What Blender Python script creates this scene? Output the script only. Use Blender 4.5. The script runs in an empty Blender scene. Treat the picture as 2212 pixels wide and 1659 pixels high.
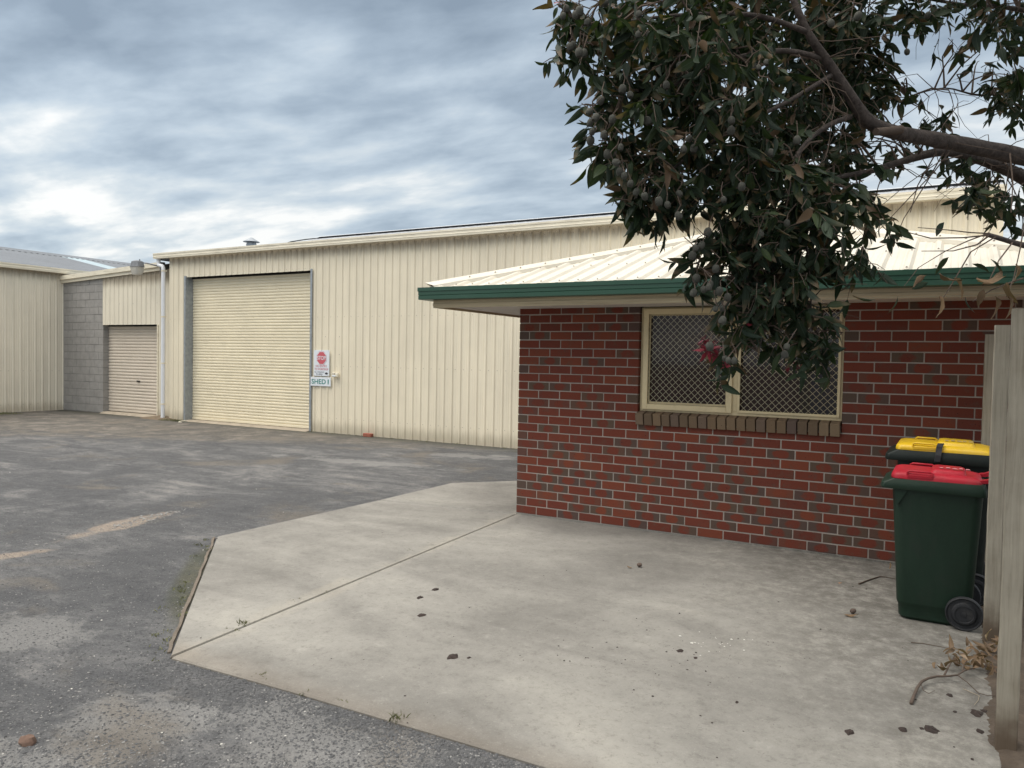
import bpy, math, random
import numpy as np
from mathutils import Vector, Matrix
R = math.radians
random.seed(7)
rng = np.random.default_rng(7)
SC = bpy.context.scene
COL = SC.collection

# ------------------------------------------------------------------ camera
# world: origin at the foot of the brick corner, +x along the walls to the right, +y away from the camera
CF, CPITCH, CROLL, CYAW = 3028.0 / 4032, -0.032386, 0.018579, -0.518153
CPOS = Vector((3.9044, -6.9875, 1.6001))
fw = Vector((math.sin(CYAW) * math.cos(CPITCH), math.cos(CYAW) * math.cos(CPITCH), math.sin(CPITCH)))
rt0 = Vector((math.cos(CYAW), -math.sin(CYAW), 0))
up0 = rt0.cross(fw)
RT = math.cos(CROLL) * rt0 + math.sin(CROLL) * up0
UP = -math.sin(CROLL) * rt0 + math.cos(CROLL) * up0
cam = bpy.data.cameras.new('camera')
cam.sensor_width = 36
cam.lens = 36 * CF
cam.clip_start, cam.clip_end = 0.05, 2000
camo = bpy.data.objects.new('camera', cam)
COL.objects.link(camo)
camo.matrix_world = Matrix(((RT.x, UP.x, -fw.x, CPOS.x), (RT.y, UP.y, -fw.y, CPOS.y), (RT.z, UP.z, -fw.z, CPOS.z), (0, 0, 0, 1)))
SC.camera = camo

# ------------------------------------------------------------------ sky, sun, exposure
SUN_DIR = Vector((-0.40, -0.30, 0.90)).normalized()      # towards the veiled sun
SUN_EL = math.asin(SUN_DIR.z)
SUN_AZ = math.atan2(SUN_DIR.x, SUN_DIR.y)
world = bpy.data.worlds.new('World')
SC.world = world
world.use_nodes = True
wt = world.node_tree
wt.nodes.clear()

class G:
    """small node-graph helper"""
    def __init__(s, nt): s.nt = nt
    def n(s, t, **kw):
        nd = s.nt.nodes.new('ShaderNode' + t)
        for k, v in kw.items(): setattr(nd, k, v)
        return nd
    def put(s, sock, v):
        if isinstance(v, bpy.types.NodeSocket): s.nt.links.new(v, sock)
        elif v is not None:
            if hasattr(sock.default_value, '__len__') and not hasattr(v, '__len__'): v = [v] * len(sock.default_value)
            if hasattr(v, '__len__') and len(sock.default_value) == 4 and len(v) == 3: v = (*v, 1)
            sock.default_value = v
    def math(s, op, a, b=None, c=None, clamp=False):
        m = s.n('Math', operation=op, use_clamp=clamp)
        for i, v in enumerate((a, b, c)):
            if v is not None: s.put(m.inputs[i], v)
        return m.outputs[0]
    def vmath(s, op, a, b=None):
        m = s.n('VectorMath', operation=op)
        s.put(m.inputs[0], a)
        if b is not None: s.put(m.inputs[1], b)
        return m.outputs[0]
    def noise(s, vec, scale, detail=4, rough=0.55, dist=0, out=0):
        m = s.n('TexNoise')
        s.put(m.inputs['Vector'], vec); s.put(m.inputs['Scale'], scale); s.put(m.inputs['Detail'], detail)
        s.put(m.inputs['Roughness'], rough); s.put(m.inputs['Distortion'], dist)
        return m.outputs[out]
    def ramp(s, fac, stops, mode='LINEAR'):
        m = s.n('ValToRGB'); cr = m.color_ramp; cr.interpolation = mode
        while len(cr.elements) < len(stops): cr.elements.new(0.5)
        for e, (p, c) in zip(cr.elements, stops):
            e.position = p; e.color = (*c, 1) if hasattr(c, '__len__') else (c, c, c, 1)
        s.put(m.inputs[0], fac); return m.outputs[0]
    def mix(s, fac, a, b, mode='MIX'):
        m = s.n('Mix', data_type='RGBA', blend_type=mode)
        s.put(m.inputs[0], fac); s.put(m.inputs[6], a); s.put(m.inputs[7], b); return m.outputs[2]
    def sep(s, v):
        m = s.n('SeparateXYZ'); s.put(m.inputs[0], v); return m.outputs
    def comb(s, x, y, z):
        m = s.n('CombineXYZ')
        for i, v in enumerate((x, y, z)): s.put(m.inputs[i], v)
        return m.outputs[0]
    def mapping(s, v, loc=(0, 0, 0), rot=(0, 0, 0), scale=(1, 1, 1)):
        m = s.n('Mapping'); s.put(m.inputs[0], v); s.put(m.inputs[1], loc); s.put(m.inputs[2], rot); s.put(m.inputs[3], scale)
        return m.outputs[0]
    def sstep(s, v, a, b, lo=0.0, hi=1.0):
        m = s.n('MapRange', interpolation_type='SMOOTHSTEP')
        s.put(m.inputs[0], v); s.put(m.inputs[1], a); s.put(m.inputs[2], b); s.put(m.inputs[3], lo); s.put(m.inputs[4], hi)
        return m.outputs[0]

g = G(wt)
wout = g.n('OutputWorld')
bg = g.n('Background')
nish = g.n('TexSky', sky_type='NISHITA')
nish.sun_disc = False
nish.sun_elevation = SUN_EL
nish.sun_rotation = SUN_AZ
nish.air_density, nish.dust_density = 1.2, 2.0
tc = g.n('TexCoord')
d = g.vmath('NORMALIZE', tc.outputs['Generated'])
dx, dy, dz = g.sep(d)
den = g.math('ADD', g.math('MAXIMUM', dz, 0.0), 0.16)
cp = g.comb(g.math('DIVIDE', dx, den), g.math('DIVIDE', dy, den), 0.0)
# cloud deck: long soft rolls and brighter breaks between them
roll = g.mapping(cp, rot=(0, 0, R(-30)), scale=(0.72, 1.20, 1))
warp = g.noise(cp, 0.8, 2, 0.5, out=1)
rollw = g.vmath('ADD', roll, g.vmath('MULTIPLY', g.vmath('SUBTRACT', warp, (0.5, 0.5, 0.5)), (0.28, 0.28, 0)))
n1 = g.noise(g.vmath('ADD', rollw, (1.7, 0.4, 0)), 0.95, 3, 0.5)
n2 = g.noise(g.vmath('ADD', rollw, (7.3, 2.1, 0)), 3.1, 6, 0.52)
n3 = g.noise(g.vmath('ADD', cp, (3.1, 9.4, 0)), 0.36, 2, 0.5)
cl = g.math('ADD', g.math('ADD', g.math('MULTIPLY', n1, 0.38), g.math('MULTIPLY', n2, 0.48)), g.math('MULTIPLY', n3, 0.34))
elev = g.math('MAXIMUM', dz, 0.0)
# thinner cloud towards the horizon lets more light through
cl = g.math('ADD', cl, g.sstep(elev, 0.40, 0.03, -0.045, 0.07))
ccol = g.ramp(cl, [(0.44, (0.225, 0.285, 0.355)), (0.53, (0.34, 0.415, 0.495)), (0.595, (0.465, 0.545, 0.62)), (0.65, (0.60, 0.66, 0.70)), (0.71, (0.86, 0.865, 0.85))])
# overcast luminance rises towards the zenith, with a broad veil round the hidden sun; thin bright cloud is whiter
gain = g.sstep(elev, 0.42, 0.95, 1.0, 3.7)
sd = g.n('VectorMath', operation='DOT_PRODUCT')
g.put(sd.inputs[0], d); g.put(sd.inputs[1], tuple(SUN_DIR))
veil = g.math('MULTIPLY', g.math('POWER', g.math('MAXIMUM', sd.outputs['Value'], 0.0), 4.0), 1.6)
gain = g.math('ADD', gain, veil)
bw_ = g.n('RGBToBW'); g.put(bw_.inputs[0], ccol)
lum = bw_.outputs[0]
white = g.comb(g.math('MULTIPLY', lum, 1.03), g.math('MULTIPLY', lum, 1.0), g.math('MULTIPLY', lum, 0.945))
ccol = g.mix(g.sstep(gain, 1.0, 2.2), ccol, white)
ccol = g.mix(1.0, ccol, g.comb(gain, gain, gain), 'MULTIPLY')
ccol = g.mix(1.0, ccol, (10, 10, 10), 'MULTIPLY')
sky = g.mix(0.90, nish.outputs[0], ccol)
g.put(bg.inputs[0], sky)
bg.inputs[1].default_value = 0.1
wt.links.new(bg.outputs[0], wout.inputs[0])

sl = bpy.data.lights.new('sun', 'SUN')
sl.energy = 1.5
sl.angle = R(40)
sl.color = (1.0, 0.955, 0.89)
so = bpy.data.objects.new('sun', sl)
COL.objects.link(so)
so.rotation_euler = SUN_DIR.to_track_quat('Z', 'Y').to_euler()
SC.view_settings.view_transform = 'Standard'
SC.view_settings.look = 'None'
SC.view_settings.gamma = 1
SC.view_settings.use_curve_mapping = False
SC.view_settings.exposure = 0.27

# ------------------------------------------------------------------ helpers
def ray(px, py):                      # photo pixel (2212 wide) to a world ray
    s = 1 / (2212 * CF)
    return fw + RT * ((px - 1106) * s) - UP * ((py - 829.5) * s)
def at(px, py, depth): return CPOS + ray(px, py) * depth
def gp(px, py, z=-0.02):
    r = ray(px, py); return CPOS + r * ((z - CPOS.z) / r.z)
def proj(p):
    v = Vector(p) - CPOS; dd = v.dot(fw); s = 2212 * CF
    return 1106 + s * v.dot(RT) / dd, 829.5 - s * v.dot(UP) / dd, dd

ORG = {}                               # world origin of every built object
def tag(o, label=None, cat=None, group=None, kind=None):
    if label: o['label'] = label
    if cat: o['category'] = cat
    if group: o['group'] = group
    if kind: o['kind'] = kind
    return o
def thing(name, loc, label, cat, group=None):
    o = bpy.data.objects.new(name, None); o.empty_display_size = 0.1
    COL.objects.link(o); o.location = loc; ORG[o] = Vector(loc)
    return tag(o, label, cat, group)
def link(name, me, m, parent=None, org=(0, 0, 0)):
    """link mesh data already centred on org (world)"""
    o = bpy.data.objects.new(name, me); COL.objects.link(o)
    if m and not me.materials: me.materials.append(m)
    ORG[o] = Vector(org)
    if parent is not None:
        o.parent = parent; o.location = Vector(org) - ORG[parent]
    else: o.location = org
    return o

class MB:
    def __init__(s): s.v = []; s.f = []; s.mi = []
    def add(s, vs, fs, mi=0):
        b = len(s.v); s.v += [tuple(v) for v in vs]; s.f += [tuple(b + i for i in f) for f in fs]; s.mi += [mi] * len(fs); return s
    def box(s, x0, x1, y0, y1, z0, z1, mi=0):
        vs = [(x, y, z) for z in (z0, z1) for y in (y0, y1) for x in (x0, x1)]
        return s.add(vs, [(0, 2, 3, 1), (4, 5, 7, 6), (0, 1, 5, 4), (2, 6, 7, 3), (0, 4, 6, 2), (1, 3, 7, 5)], mi)
    def cbox(s, x0, x1, y0, y1, z0, z1, c=0.003, mi=0):
        """chamfered box"""
        lo = (x0, y0, z0); hi = (x1, y1, z1); vs = []; idx = {}
        for sx in (0, 1):
            for sy in (0, 1):
                for sz in (0, 1):
                    cr = [(lo, hi)[(sx, sy, sz)[k]][k] for k in range(3)]; sg = [(1, -1)[q] for q in (sx, sy, sz)]
                    for ax in range(3):
                        p = [cr[k] + (0 if k == ax else sg[k] * c) for k in range(3)]
                        idx[(sx, sy, sz, ax)] = len(vs); vs.append(p)
        fs = []
        for ax in range(3):
            a, b = [k for k in range(3) if k != ax]
            for sd_ in (0, 1):
                q = []
                for (u, w) in ((0, 0), (1, 0), (1, 1), (0, 1)):
                    key = [0, 0, 0]; key[ax] = sd_; key[a] = u; key[b] = w; q.append(idx[(*key, ax)])
                fs.append(q)
        for ax in range(3):                      # edges along ax
            a, b = [k for k in range(3) if k != ax]
            for u in (0, 1):
                for w in (0, 1):
                    k0 = [0, 0, 0]; k0[a] = u; k0[b] = w; k1 = list(k0); k1[ax] = 1
                    fs.append((idx[(*k0, a)], idx[(*k0, b)], idx[(*k1, b)], idx[(*k1, a)]))
        for sx in (0, 1):
            for sy in (0, 1):
                for sz in (0, 1): fs.append([idx[(sx, sy, sz, k)] for k in range(3)])
        return s.add(vs, fs, mi)
    def prism(s, pts, z0, z1, mi=0, ch=0.0):
        """vertical prism over a ccw polygon, top edge chamfered"""
        n = len(pts); vs = [(p[0], p[1], z0) for p in pts]
        c = Vector((sum(p[0] for p in pts) / n, sum(p[1] for p in pts) / n))
        vs += [(p[0], p[1], z1 - ch) for p in pts]
        fs = [tuple(reversed(range(n)))] + [(i, (i + 1) % n, n + (i + 1) % n, n + i) for i in range(n)]
        if ch > 0:
            for p in pts:
                q = Vector(p[:2]); q = q + (c - q).normalized() * ch * 1.4; vs.append((q.x, q.y, z1))
            fs += [(n + i, n + (i + 1) % n, 2 * n + (i + 1) % n, 2 * n + i) for i in range(n)] + [tuple(range(2 * n, 3 * n))]
        else: fs += [tuple(range(n, 2 * n))]
        return s.add(vs, fs, mi)
    def tube(s, path, rad, seg=6, cap=True, mi=0):
        path = [Vector(p) for p in path]; n = len(path)
        if not hasattr(rad, '__len__'): rad = [rad] * n
        t0 = (path[1] - path[0]).normalized(); nx = t0.orthogonal().normalized(); vs = []
        for i, p in enumerate(path):
            t = (path[min(i + 1, n - 1)] - path[max(i - 1, 0)]).normalized()
            nx = (nx - t * nx.dot(t)).normalized(); ny = t.cross(nx)
            for k in range(seg):
                a = 2 * math.pi * k / seg; vs.append(p + (nx * math.cos(a) + ny * math.sin(a)) * rad[i])
        fs = [(i * seg + k, i * seg + (k + 1) % seg, (i + 1) * seg + (k + 1) % seg, (i + 1) * seg + k) for i in range(n - 1) for k in range(seg)]
        if cap: fs += [tuple(reversed(range(seg))), tuple(range((n - 1) * seg, n * seg))]
        return s.add(vs, fs, mi)
    def lathe(s, prof, seg=16, c=(0, 0, 0), axis='z', mi=0):
        vs = []; c = Vector(c)
        for r, h in prof:
            for k in range(seg):
                a = 2 * math.pi * k / seg; u, w = r * math.cos(a), r * math.sin(a)
                vs.append(c + Vector({'z': (u, w, h), 'y': (u, h, w), 'x': (h, u, w)}[axis]))
        n = len(prof)
        fs = [(i * seg + k, i * seg + (k + 1) % seg, (i + 1) * seg + (k + 1) % seg, (i + 1) * seg + k) for i in range(n - 1) for k in range(seg)]
        fs += [tuple(reversed(range(seg))), tuple(range((n - 1) * seg, n * seg))]
        return s.add(vs, fs, mi)
    def loft(s, rings, cap=True, mi=0):
        n = len(rings[0]); vs = [p for r in rings for p in r]
        fs = [(i * n + k, i * n + (k + 1) % n, (i + 1) * n + (k + 1) % n, (i + 1) * n + k) for i in range(len(rings) - 1) for k in range(n)]
        if cap: fs += [tuple(reversed(range(n))), tuple(range((len(rings) - 1) * n, len(rings) * n))]
        return s.add(vs, fs, mi)
    def mesh(s, name, org=(0, 0, 0), smooth=False, mats=()):
        me = bpy.data.meshes.new(name); o = Vector(org)
        me.from_pydata([(v[0] - o.x, v[1] - o.y, v[2] - o.z) for v in s.v], [], s.f)
        for m in mats: me.materials.append(m)
        if len(mats) > 1: me.polygons.foreach_set('material_index', s.mi)
        if smooth:
            me.polygons.foreach_set('use_smooth', [True] * len(me.polygons))
            if smooth != 'all': me.set_sharp_from_angle(angle=R(smooth if smooth > 1 else 40))
        me.update(); return me
    def build(s, name, m, parent=None, smooth=False, org=None):
        if org is None: org = ORG[parent] if parent is not None else (0, 0, 0)
        ms = m if isinstance(m, (list, tuple)) else [m]
        return link(name, s.mesh(name, org, smooth, ms), None, parent, org)

def rrect(x0, x1, y0, y1, z, r=0.05, seg=5, dz=None):
    out = []
    for cx, cy, a0 in ((x1 - r, y1 - r, 0), (x0 + r, y1 - r, 90), (x0 + r, y0 + r, 180), (x1 - r, y0 + r, 270)):
        for k in range(seg + 1):
            a = R(a0 + 90 * k / seg); p = (cx + r * math.cos(a), cy + r * math.sin(a))
            out.append((p[0], p[1], z if dz is None else z + dz(*p)))
    return out

# ------------------------------------------------------------------ materials
def M(name, base=(0.5, 0.5, 0.5), rough=0.6, metal=0.0, spec=0.5):
    m = bpy.data.materials.new(name); m.use_nodes = True
    b = m.node_tree.nodes['Principled BSDF']; gg = G(m.node_tree)
    gg.put(b.inputs['Base Color'], base); b.inputs['Roughness'].default_value = rough
    b.inputs['Metallic'].default_value = metal; b.inputs['Specular IOR Level'].default_value = spec
    return m, gg, b
def wpos(gg): return gg.n('NewGeometry').outputs['Position']
def bump(gg, b, h, strength=0.3, dist=0.01):
    n = gg.n('Bump'); gg.put(n.inputs['Height'], h); n.inputs['Strength'].default_value = strength; n.inputs['Distance'].default_value = dist
    gg.put(b.inputs['Normal'], n.outputs[0])
def varied(name, base, rough=0.6, scale=3.0, amt=0.18, dirt=(0.2, 0.17, 0.13), dirtamt=0.0, stretch=(1, 1, 1), metal=0.0, bmp=0.0, fine=90, spec=0.5):
    """painted or weathered surface: broad and fine tone changes plus patchy dirt"""
    m, gg, b = M(name, base, rough, metal, spec); p = gg.mapping(wpos(gg), scale=stretch)
    n = gg.noise(p, scale, 5, 0.6); f = gg.noise(p, fine, 3, 0.6)
    k = gg.math('ADD', gg.math('MULTIPLY', n, 0.7), gg.math('MULTIPLY', f, 0.3))
    lo = tuple(c * (1 - amt) for c in base); hi = tuple(min(1, c * (1 + amt)) for c in base)
    c = gg.ramp(k, [(0.32, lo), (0.68, hi)])
    if dirtamt:
        dn = gg.noise(gg.vmath('ADD', p, (5, 9, 3)), scale * 1.7, 6, 0.65)
        c = gg.mix(gg.math('MULTIPLY', gg.sstep(dn, 0.48, 0.72), dirtamt), c, dirt)
    gg.put(b.inputs['Base Color'], c)
    gg.put(b.inputs['Roughness'], gg.math('ADD', rough - 0.08, gg.math('MULTIPLY', n, 0.16)))
    if bmp: bump(gg, b, f, bmp, 0.004)
    return m
def uvrand(gg):
    a = gg.n('Attribute', attribute_name='br').outputs['Fac']
    return gg.math('FRACT', gg.math('ADD', gg.n('ObjectInfo').outputs['Random'], a))

def brick_mat(name='brick_clay', sill=False):
    m, gg, b = M(name, rough=0.85, spec=0.25)
    r = uvrand(gg); loc = gg.n('Attribute', attribute_name='bl').outputs['Vector']; pos = wpos(gg)
    lx, ly, lz = gg.sep(loc); px, py, pz = gg.sep(pos)
    off = gg.comb(gg.math('MULTIPLY', r, 91.0), gg.math('MULTIPLY', r, 37.0), gg.math('MULTIPLY', r, 53.0))
    q = gg.vmath('ADD', loc, off)
    nz = gg.noise(q, 14, 4, 0.6); nf = gg.noise(q, 90, 4, 0.7); ns = gg.noise(q, 210, 2, 0.6)
    if sill:
        c = gg.ramp(r, [(0.0, (0.13, 0.092, 0.062)), (0.5, (0.175, 0.12, 0.075)), (0.8, (0.21, 0.15, 0.095)), (1.0, (0.12, 0.085, 0.07))])
    else:
        red = gg.ramp(r, [(0.0, (0.122, 0.033, 0.022)), (0.35, (0.158, 0.038, 0.022)), (0.7, (0.136, 0.035, 0.023)), (1.0, (0.180, 0.048, 0.025))])
        fl = gg.ramp(gg.math('FRACT', gg.math('MULTIPLY', r, 17.3)), [(0.0, (0.098, 0.066, 0.047)), (0.55, (0.092, 0.061, 0.047)), (1.0, (0.086, 0.056, 0.048))])
        # flashed ends: a red heart with brown-grey towards the ends; more flashed bricks low on the wall
        amt = gg.math('FRACT', gg.math('MULTIPLY', r, 7.77))
        low = gg.sstep(pz, 1.15, 0.15, 0.0, 0.42)
        flash = gg.sstep(gg.math('ADD', amt, low), 0.62, 0.95)
        hx = gg.math('DIVIDE', lx, 0.075); hz = gg.math('DIVIDE', lz, 0.05)
        rad = gg.math('SQRT', gg.math('ADD', gg.math('MULTIPLY', hx, hx), gg.math('MULTIPLY', hz, hz)))
        rad = gg.math('ADD', rad, gg.math('MULTIPLY', gg.math('SUBTRACT', nz, 0.5), 1.3))
        heart = gg.sstep(rad, 0.62, 0.98)
        edge = gg.math('MULTIPLY', heart, flash)
        streak = gg.math('MULTIPLY', gg.sstep(nz, 0.52, 0.72), 0.45)
        c = gg.mix(gg.math('MAXIMUM', edge, streak), red, fl)
        hd = gg.n('Attribute', attribute_name='bh').outputs['Fac']       # headers come out brown
        c = gg.mix(gg.math('MULTIPLY', hd, gg.sstep(gg.math('FRACT', gg.math('MULTIPLY', r, 3.31)), 0.15, 0.4)), c, fl)
    c = gg.mix(gg.sstep(nf, 0.58, 0.75, 0, 0.4), c, (0.19, 0.115, 0.09))
    c = gg.mix(gg.sstep(gg.noise(gg.vmath('ADD', q, (4, 4, 4)), 75, 2, 0.5), 0.70, 0.74, 0, 0.85), c, (0.022, 0.014, 0.014))
    c = gg.mix(gg.sstep(ns, 0.66, 0.74, 0, 0.5), c, (0.04, 0.025, 0.022))
    gg.put(b.inputs['Base Color'], c)
    bump(gg, b, gg.math('ADD', nf, gg.math('MULTIPLY', ns, 0.5)), 0.35, 0.004)
    return m

def asphalt_mat():
    m, gg, b = M('asphalt', rough=0.9, spec=0.3)
    p = wpos(gg); x, y, z = gg.sep(p)
    big = gg.noise(p, 0.55, 9, 0.70, 0.6); mid = gg.noise(gg.vmath('ADD', p, (11, 4, 0)), 1.9, 9, 0.72, 0.4)
    fine = gg.noise(p, 60, 4, 0.75); grit = gg.noise(p, 240, 2, 0.8)
    # tyre-worn streaks run roughly along the yard
    st = gg.noise(gg.mapping(p, rot=(0, 0, R(14)), scale=(0.6, 1.5, 1)), 1.5, 9, 0.74, 0.8)
    base = gg.ramp(gg.math('ADD', gg.math('MULTIPLY', big, 0.5), gg.math('MULTIPLY', st, 0.5)), [(0.38, (0.068, 0.069, 0.073)), (0.49, (0.092, 0.093, 0.096)), (0.54, (0.130, 0.129, 0.130)), (0.62, (0.215, 0.208, 0.198))])
    def spot(cx, cy, rx, ry, rot, amp=3.2, e0=1.05, e1=0.55):
        q = gg.mapping(gg.vmath('SUBTRACT', p, (cx, cy, 0)), rot=(0, 0, R(-rot)))
        qx, qy, _ = gg.sep(q)
        rr = gg.math('SQRT', gg.math('ADD', gg.math('POWER', gg.math('DIVIDE', qx, rx), 2), gg.math('POWER', gg.math('DIVIDE', qy, ry), 2)))
        rr = gg.math('ADD', rr, gg.math('MULTIPLY', gg.math('SUBTRACT', gg.math('ADD', gg.math('MULTIPLY', mid, 0.75), gg.math('MULTIPLY', fine, 0.25)), 0.5), amp * 2))
        return gg.sstep(rr, e0, e1)
    # silt washed against the far buildings
    silt = gg.math('MULTIPLY', gg.sstep(gg.math('ADD', gg.math('ADD', gg.math('MULTIPLY', x, -0.42), gg.math('MULTIPLY', y, 0.9)), gg.math('MULTIPLY', gg.math('SUBTRACT', st, 0.5), 6.0)), 5.2, 6.8), 0.8)
    siltc = gg.ramp(mid, [(0.38, (0.085, 0.078, 0.068)), (0.50, (0.135, 0.120, 0.100)), (0.62, (0.235, 0.205, 0.17))])
    c = gg.mix(silt, base, siltc)
    mot = gg.noise(gg.vmath('ADD', p, (2, 6, 0)), 11, 10, 0.82, 0.2)
    c = gg.mix(gg.sstep(mot, 0.48, 0.37, 0, 0.6), c, (0.045, 0.046, 0.05))
    c = gg.mix(gg.sstep(mot, 0.54, 0.66, 0, 0.45), c, (0.22, 0.215, 0.208))
    pale = (0.25, 0.245, 0.235)
    for a in ((-0.75, -4.6, 0.75, 0.30, 40), (1.75, -4.62, 0.75, 0.30, -8), (0.72, -4.86, 0.42, 0.2, 25), (-4.0, 2.2, 1.6, 0.25, 10), (-2.9, 3.9, 0.9, 0.25, 20), (1.0, -5.35, 0.9, 0.25, 10)):
        c = gg.mix(gg.math('MULTIPLY', spot(*a), 0.6), c, pale)
    tan = gg.sstep(gg.noise(gg.vmath('ADD', p, (31, 17, 0)), 0.8, 7, 0.66, 0.5), 0.54, 0.68, 0, 0.55)
    c = gg.mix(tan, c, (0.17, 0.145, 0.115))
    sand = gg.ramp(fine, [(0.3, (0.25, 0.19, 0.14)), (0.7, (0.46, 0.38, 0.30))])
    for a in ((-2.9, -2.35, 0.17, 0.75, 12, 1.8), (-2.56, -3.7, 0.12, 0.35, -20, 1.6)):
        c = gg.mix(gg.math('MULTIPLY', spot(*a), 0.62), c, sand)
    # moss and grime along the slab edge and below the shed wall
    gr = gg.ramp(mid, [(0.4, (0.055, 0.06, 0.035)), (0.7, (0.12, 0.105, 0.06))])
    c = gg.mix(gg.math('MULTIPLY', spot(-0.80, -3.30, 1.15, 0.17, -44.5, 0.5), 0.7), c, gr)
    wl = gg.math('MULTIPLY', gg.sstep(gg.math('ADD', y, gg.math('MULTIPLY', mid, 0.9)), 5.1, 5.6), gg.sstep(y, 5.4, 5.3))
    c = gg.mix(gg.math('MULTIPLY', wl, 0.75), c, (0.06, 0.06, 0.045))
    c = gg.mix(gg.sstep(fine, 0.50, 0.30, 0, 0.75), c, (0.04, 0.04, 0.042))
    c = gg.mix(gg.sstep(fine, 0.55, 0.72, 0, 0.35), c, (0.24, 0.235, 0.225))
    c = gg.mix(gg.sstep(grit, 0.58, 0.76, 0, 0.5), c, (0.30, 0.295, 0.285))
    gg.put(b.inputs['Base Color'], c)
    bump(gg, b, gg.math('ADD', gg.math('MULTIPLY', fine, 1.0), gg.math('MULTIPLY', grit, 0.5)), 0.7, 0.012)
    return m

def concrete_mat():
    m, gg, b = M('slab_concrete', rough=0.88, spec=0.3)
    p = wpos(gg); x, y, z = gg.sep(p)
    big = gg.noise(p, 0.65, 3, 0.5, 1.0); mid = gg.noise(gg.vmath('ADD', p, (3, 8, 0)), 2.3, 6, 0.6, 0.8)
    fine = gg.noise(p, 30, 8, 0.80); sp = gg.noise(p, 120, 4, 0.8)
    arc = gg.noise(gg.mapping(p, rot=(0, 0, R(8)), scale=(0.55, 1.4, 1)), 0.85, 3, 0.5, 1.6)
    k = gg.math('ADD', gg.math('ADD', gg.math('MULTIPLY', big, 0.46), gg.math('MULTIPLY', mid, 0.16)), gg.math('MULTIPLY', arc, 0.38))
    mot = gg.noise(gg.vmath('ADD', p, (9, 2, 0)), 9.0, 10, 0.80)
    k = gg.math('ADD', k, gg.math('MULTIPLY', gg.math('SUBTRACT', mot, 0.5), 0.20))
    c = gg.ramp(k, [(0.36, (0.160, 0.152, 0.137)), (0.46, (0.215, 0.205, 0.185)), (0.56, (0.268, 0.256, 0.230)), (0.68, (0.345, 0.328, 0.290))])
    # dusty halo beside the long joint
    jd = gg.math('ABSOLUTE', gg.math('SUBTRACT', gg.math('ADD', x, gg.math('MULTIPLY', y, 0.0775)), 0.0))
    halo = gg.sstep(gg.math('ADD', jd, gg.math('MULTIPLY', gg.math('SUBTRACT', mid, 0.5), 0.5)), 0.12, 0.0, 0, 0.45)
    c = gg.mix(halo, c, (0.345, 0.318, 0.268))
    # tree shade painted into the slab colour towards the fence and the wall, scuffed
    tree_shade = gg.math('MULTIPLY', gg.sstep(gg.math('ADD', gg.math('ADD', x, gg.math('MULTIPLY', y, 0.55)), gg.math('MULTIPLY', gg.math('SUBTRACT', mid, 0.5), 2.2)), 0.9, 3.0), gg.sstep(mot, 0.62, 0.42, 0.25, 0.9))
    c = gg.mix(tree_shade, c, (0.118, 0.110, 0.096))
    edge = gg.sstep(gg.math('ADD', y, gg.math('MULTIPLY', mid, 0.22)), -3.98, -4.24)
    c = gg.mix(gg.math('MULTIPLY', edge, 0.5), c, (0.17, 0.14, 0.11))
    c = gg.mix(gg.sstep(mot, 0.44, 0.33, 0, 0.4), c, (0.125, 0.116, 0.102))
    c = gg.mix(gg.sstep(mot, 0.57, 0.70, 0, 0.3), c, (0.38, 0.365, 0.33))
    c = gg.mix(gg.sstep(fine, 0.50, 0.32, 0, 0.5), c, (0.125, 0.114, 0.098))
    c = gg.mix(gg.sstep(fine, 0.55, 0.72, 0, 0.3), c, (0.38, 0.36, 0.32))
    c = gg.mix(gg.sstep(sp, 0.58, 0.72, 0, 0.5), c, (0.40, 0.38, 0.34))
    c = gg.mix(gg.sstep(sp, 0.38, 0.26, 0, 0.65), c, (0.09, 0.085, 0.08))
    gg.put(b.inputs['Base Color'], c)
    bump(gg, b, gg.math('ADD', fine, gg.math('MULTIPLY', sp, 0.6)), 0.35, 0.006)
    return m

def clad_mat(name, base, top=3.9):
    m, gg, b = M(name, base, 0.45, spec=0.35)
    p = wpos(gg); x, y, z = gg.sep(p)
    st = gg.noise(gg.mapping(p, scale=(9, 9, 0.5)), 1.0, 5, 0.6); n = gg.noise(p, 0.8, 4, 0.6)
    k = gg.math('ADD', gg.math('MULTIPLY', st, 0.5), gg.math('MULTIPLY', n, 0.5))
    c = gg.ramp(k, [(0.35, tuple(v * 0.90 for v in base)), (0.65, tuple(min(1, v * 1.07) for v in base))])
    # rusty grime that runs down from under the gutter, and splash-back at the foot
    sn = gg.noise(gg.mapping(p, scale=(14, 14, 1.1)), 1.0, 5, 0.7)
    run = gg.math('MULTIPLY', gg.sstep(gg.math('ADD', z, gg.math('MULTIPLY', sn, 0.32)), top - 0.12, top + 0.16), 0.75)
    c = gg.mix(run, c, (0.20, 0.155, 0.10))
    foot = gg.math('MULTIPLY', gg.sstep(gg.math('SUBTRACT', z, gg.math('MULTIPLY', sn, 0.35)), 0.10, -0.16), 0.5)
    c = gg.mix(foot, c, (0.30, 0.25, 0.17))
    gg.put(b.inputs['Base Color'], c)
    return m

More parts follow.
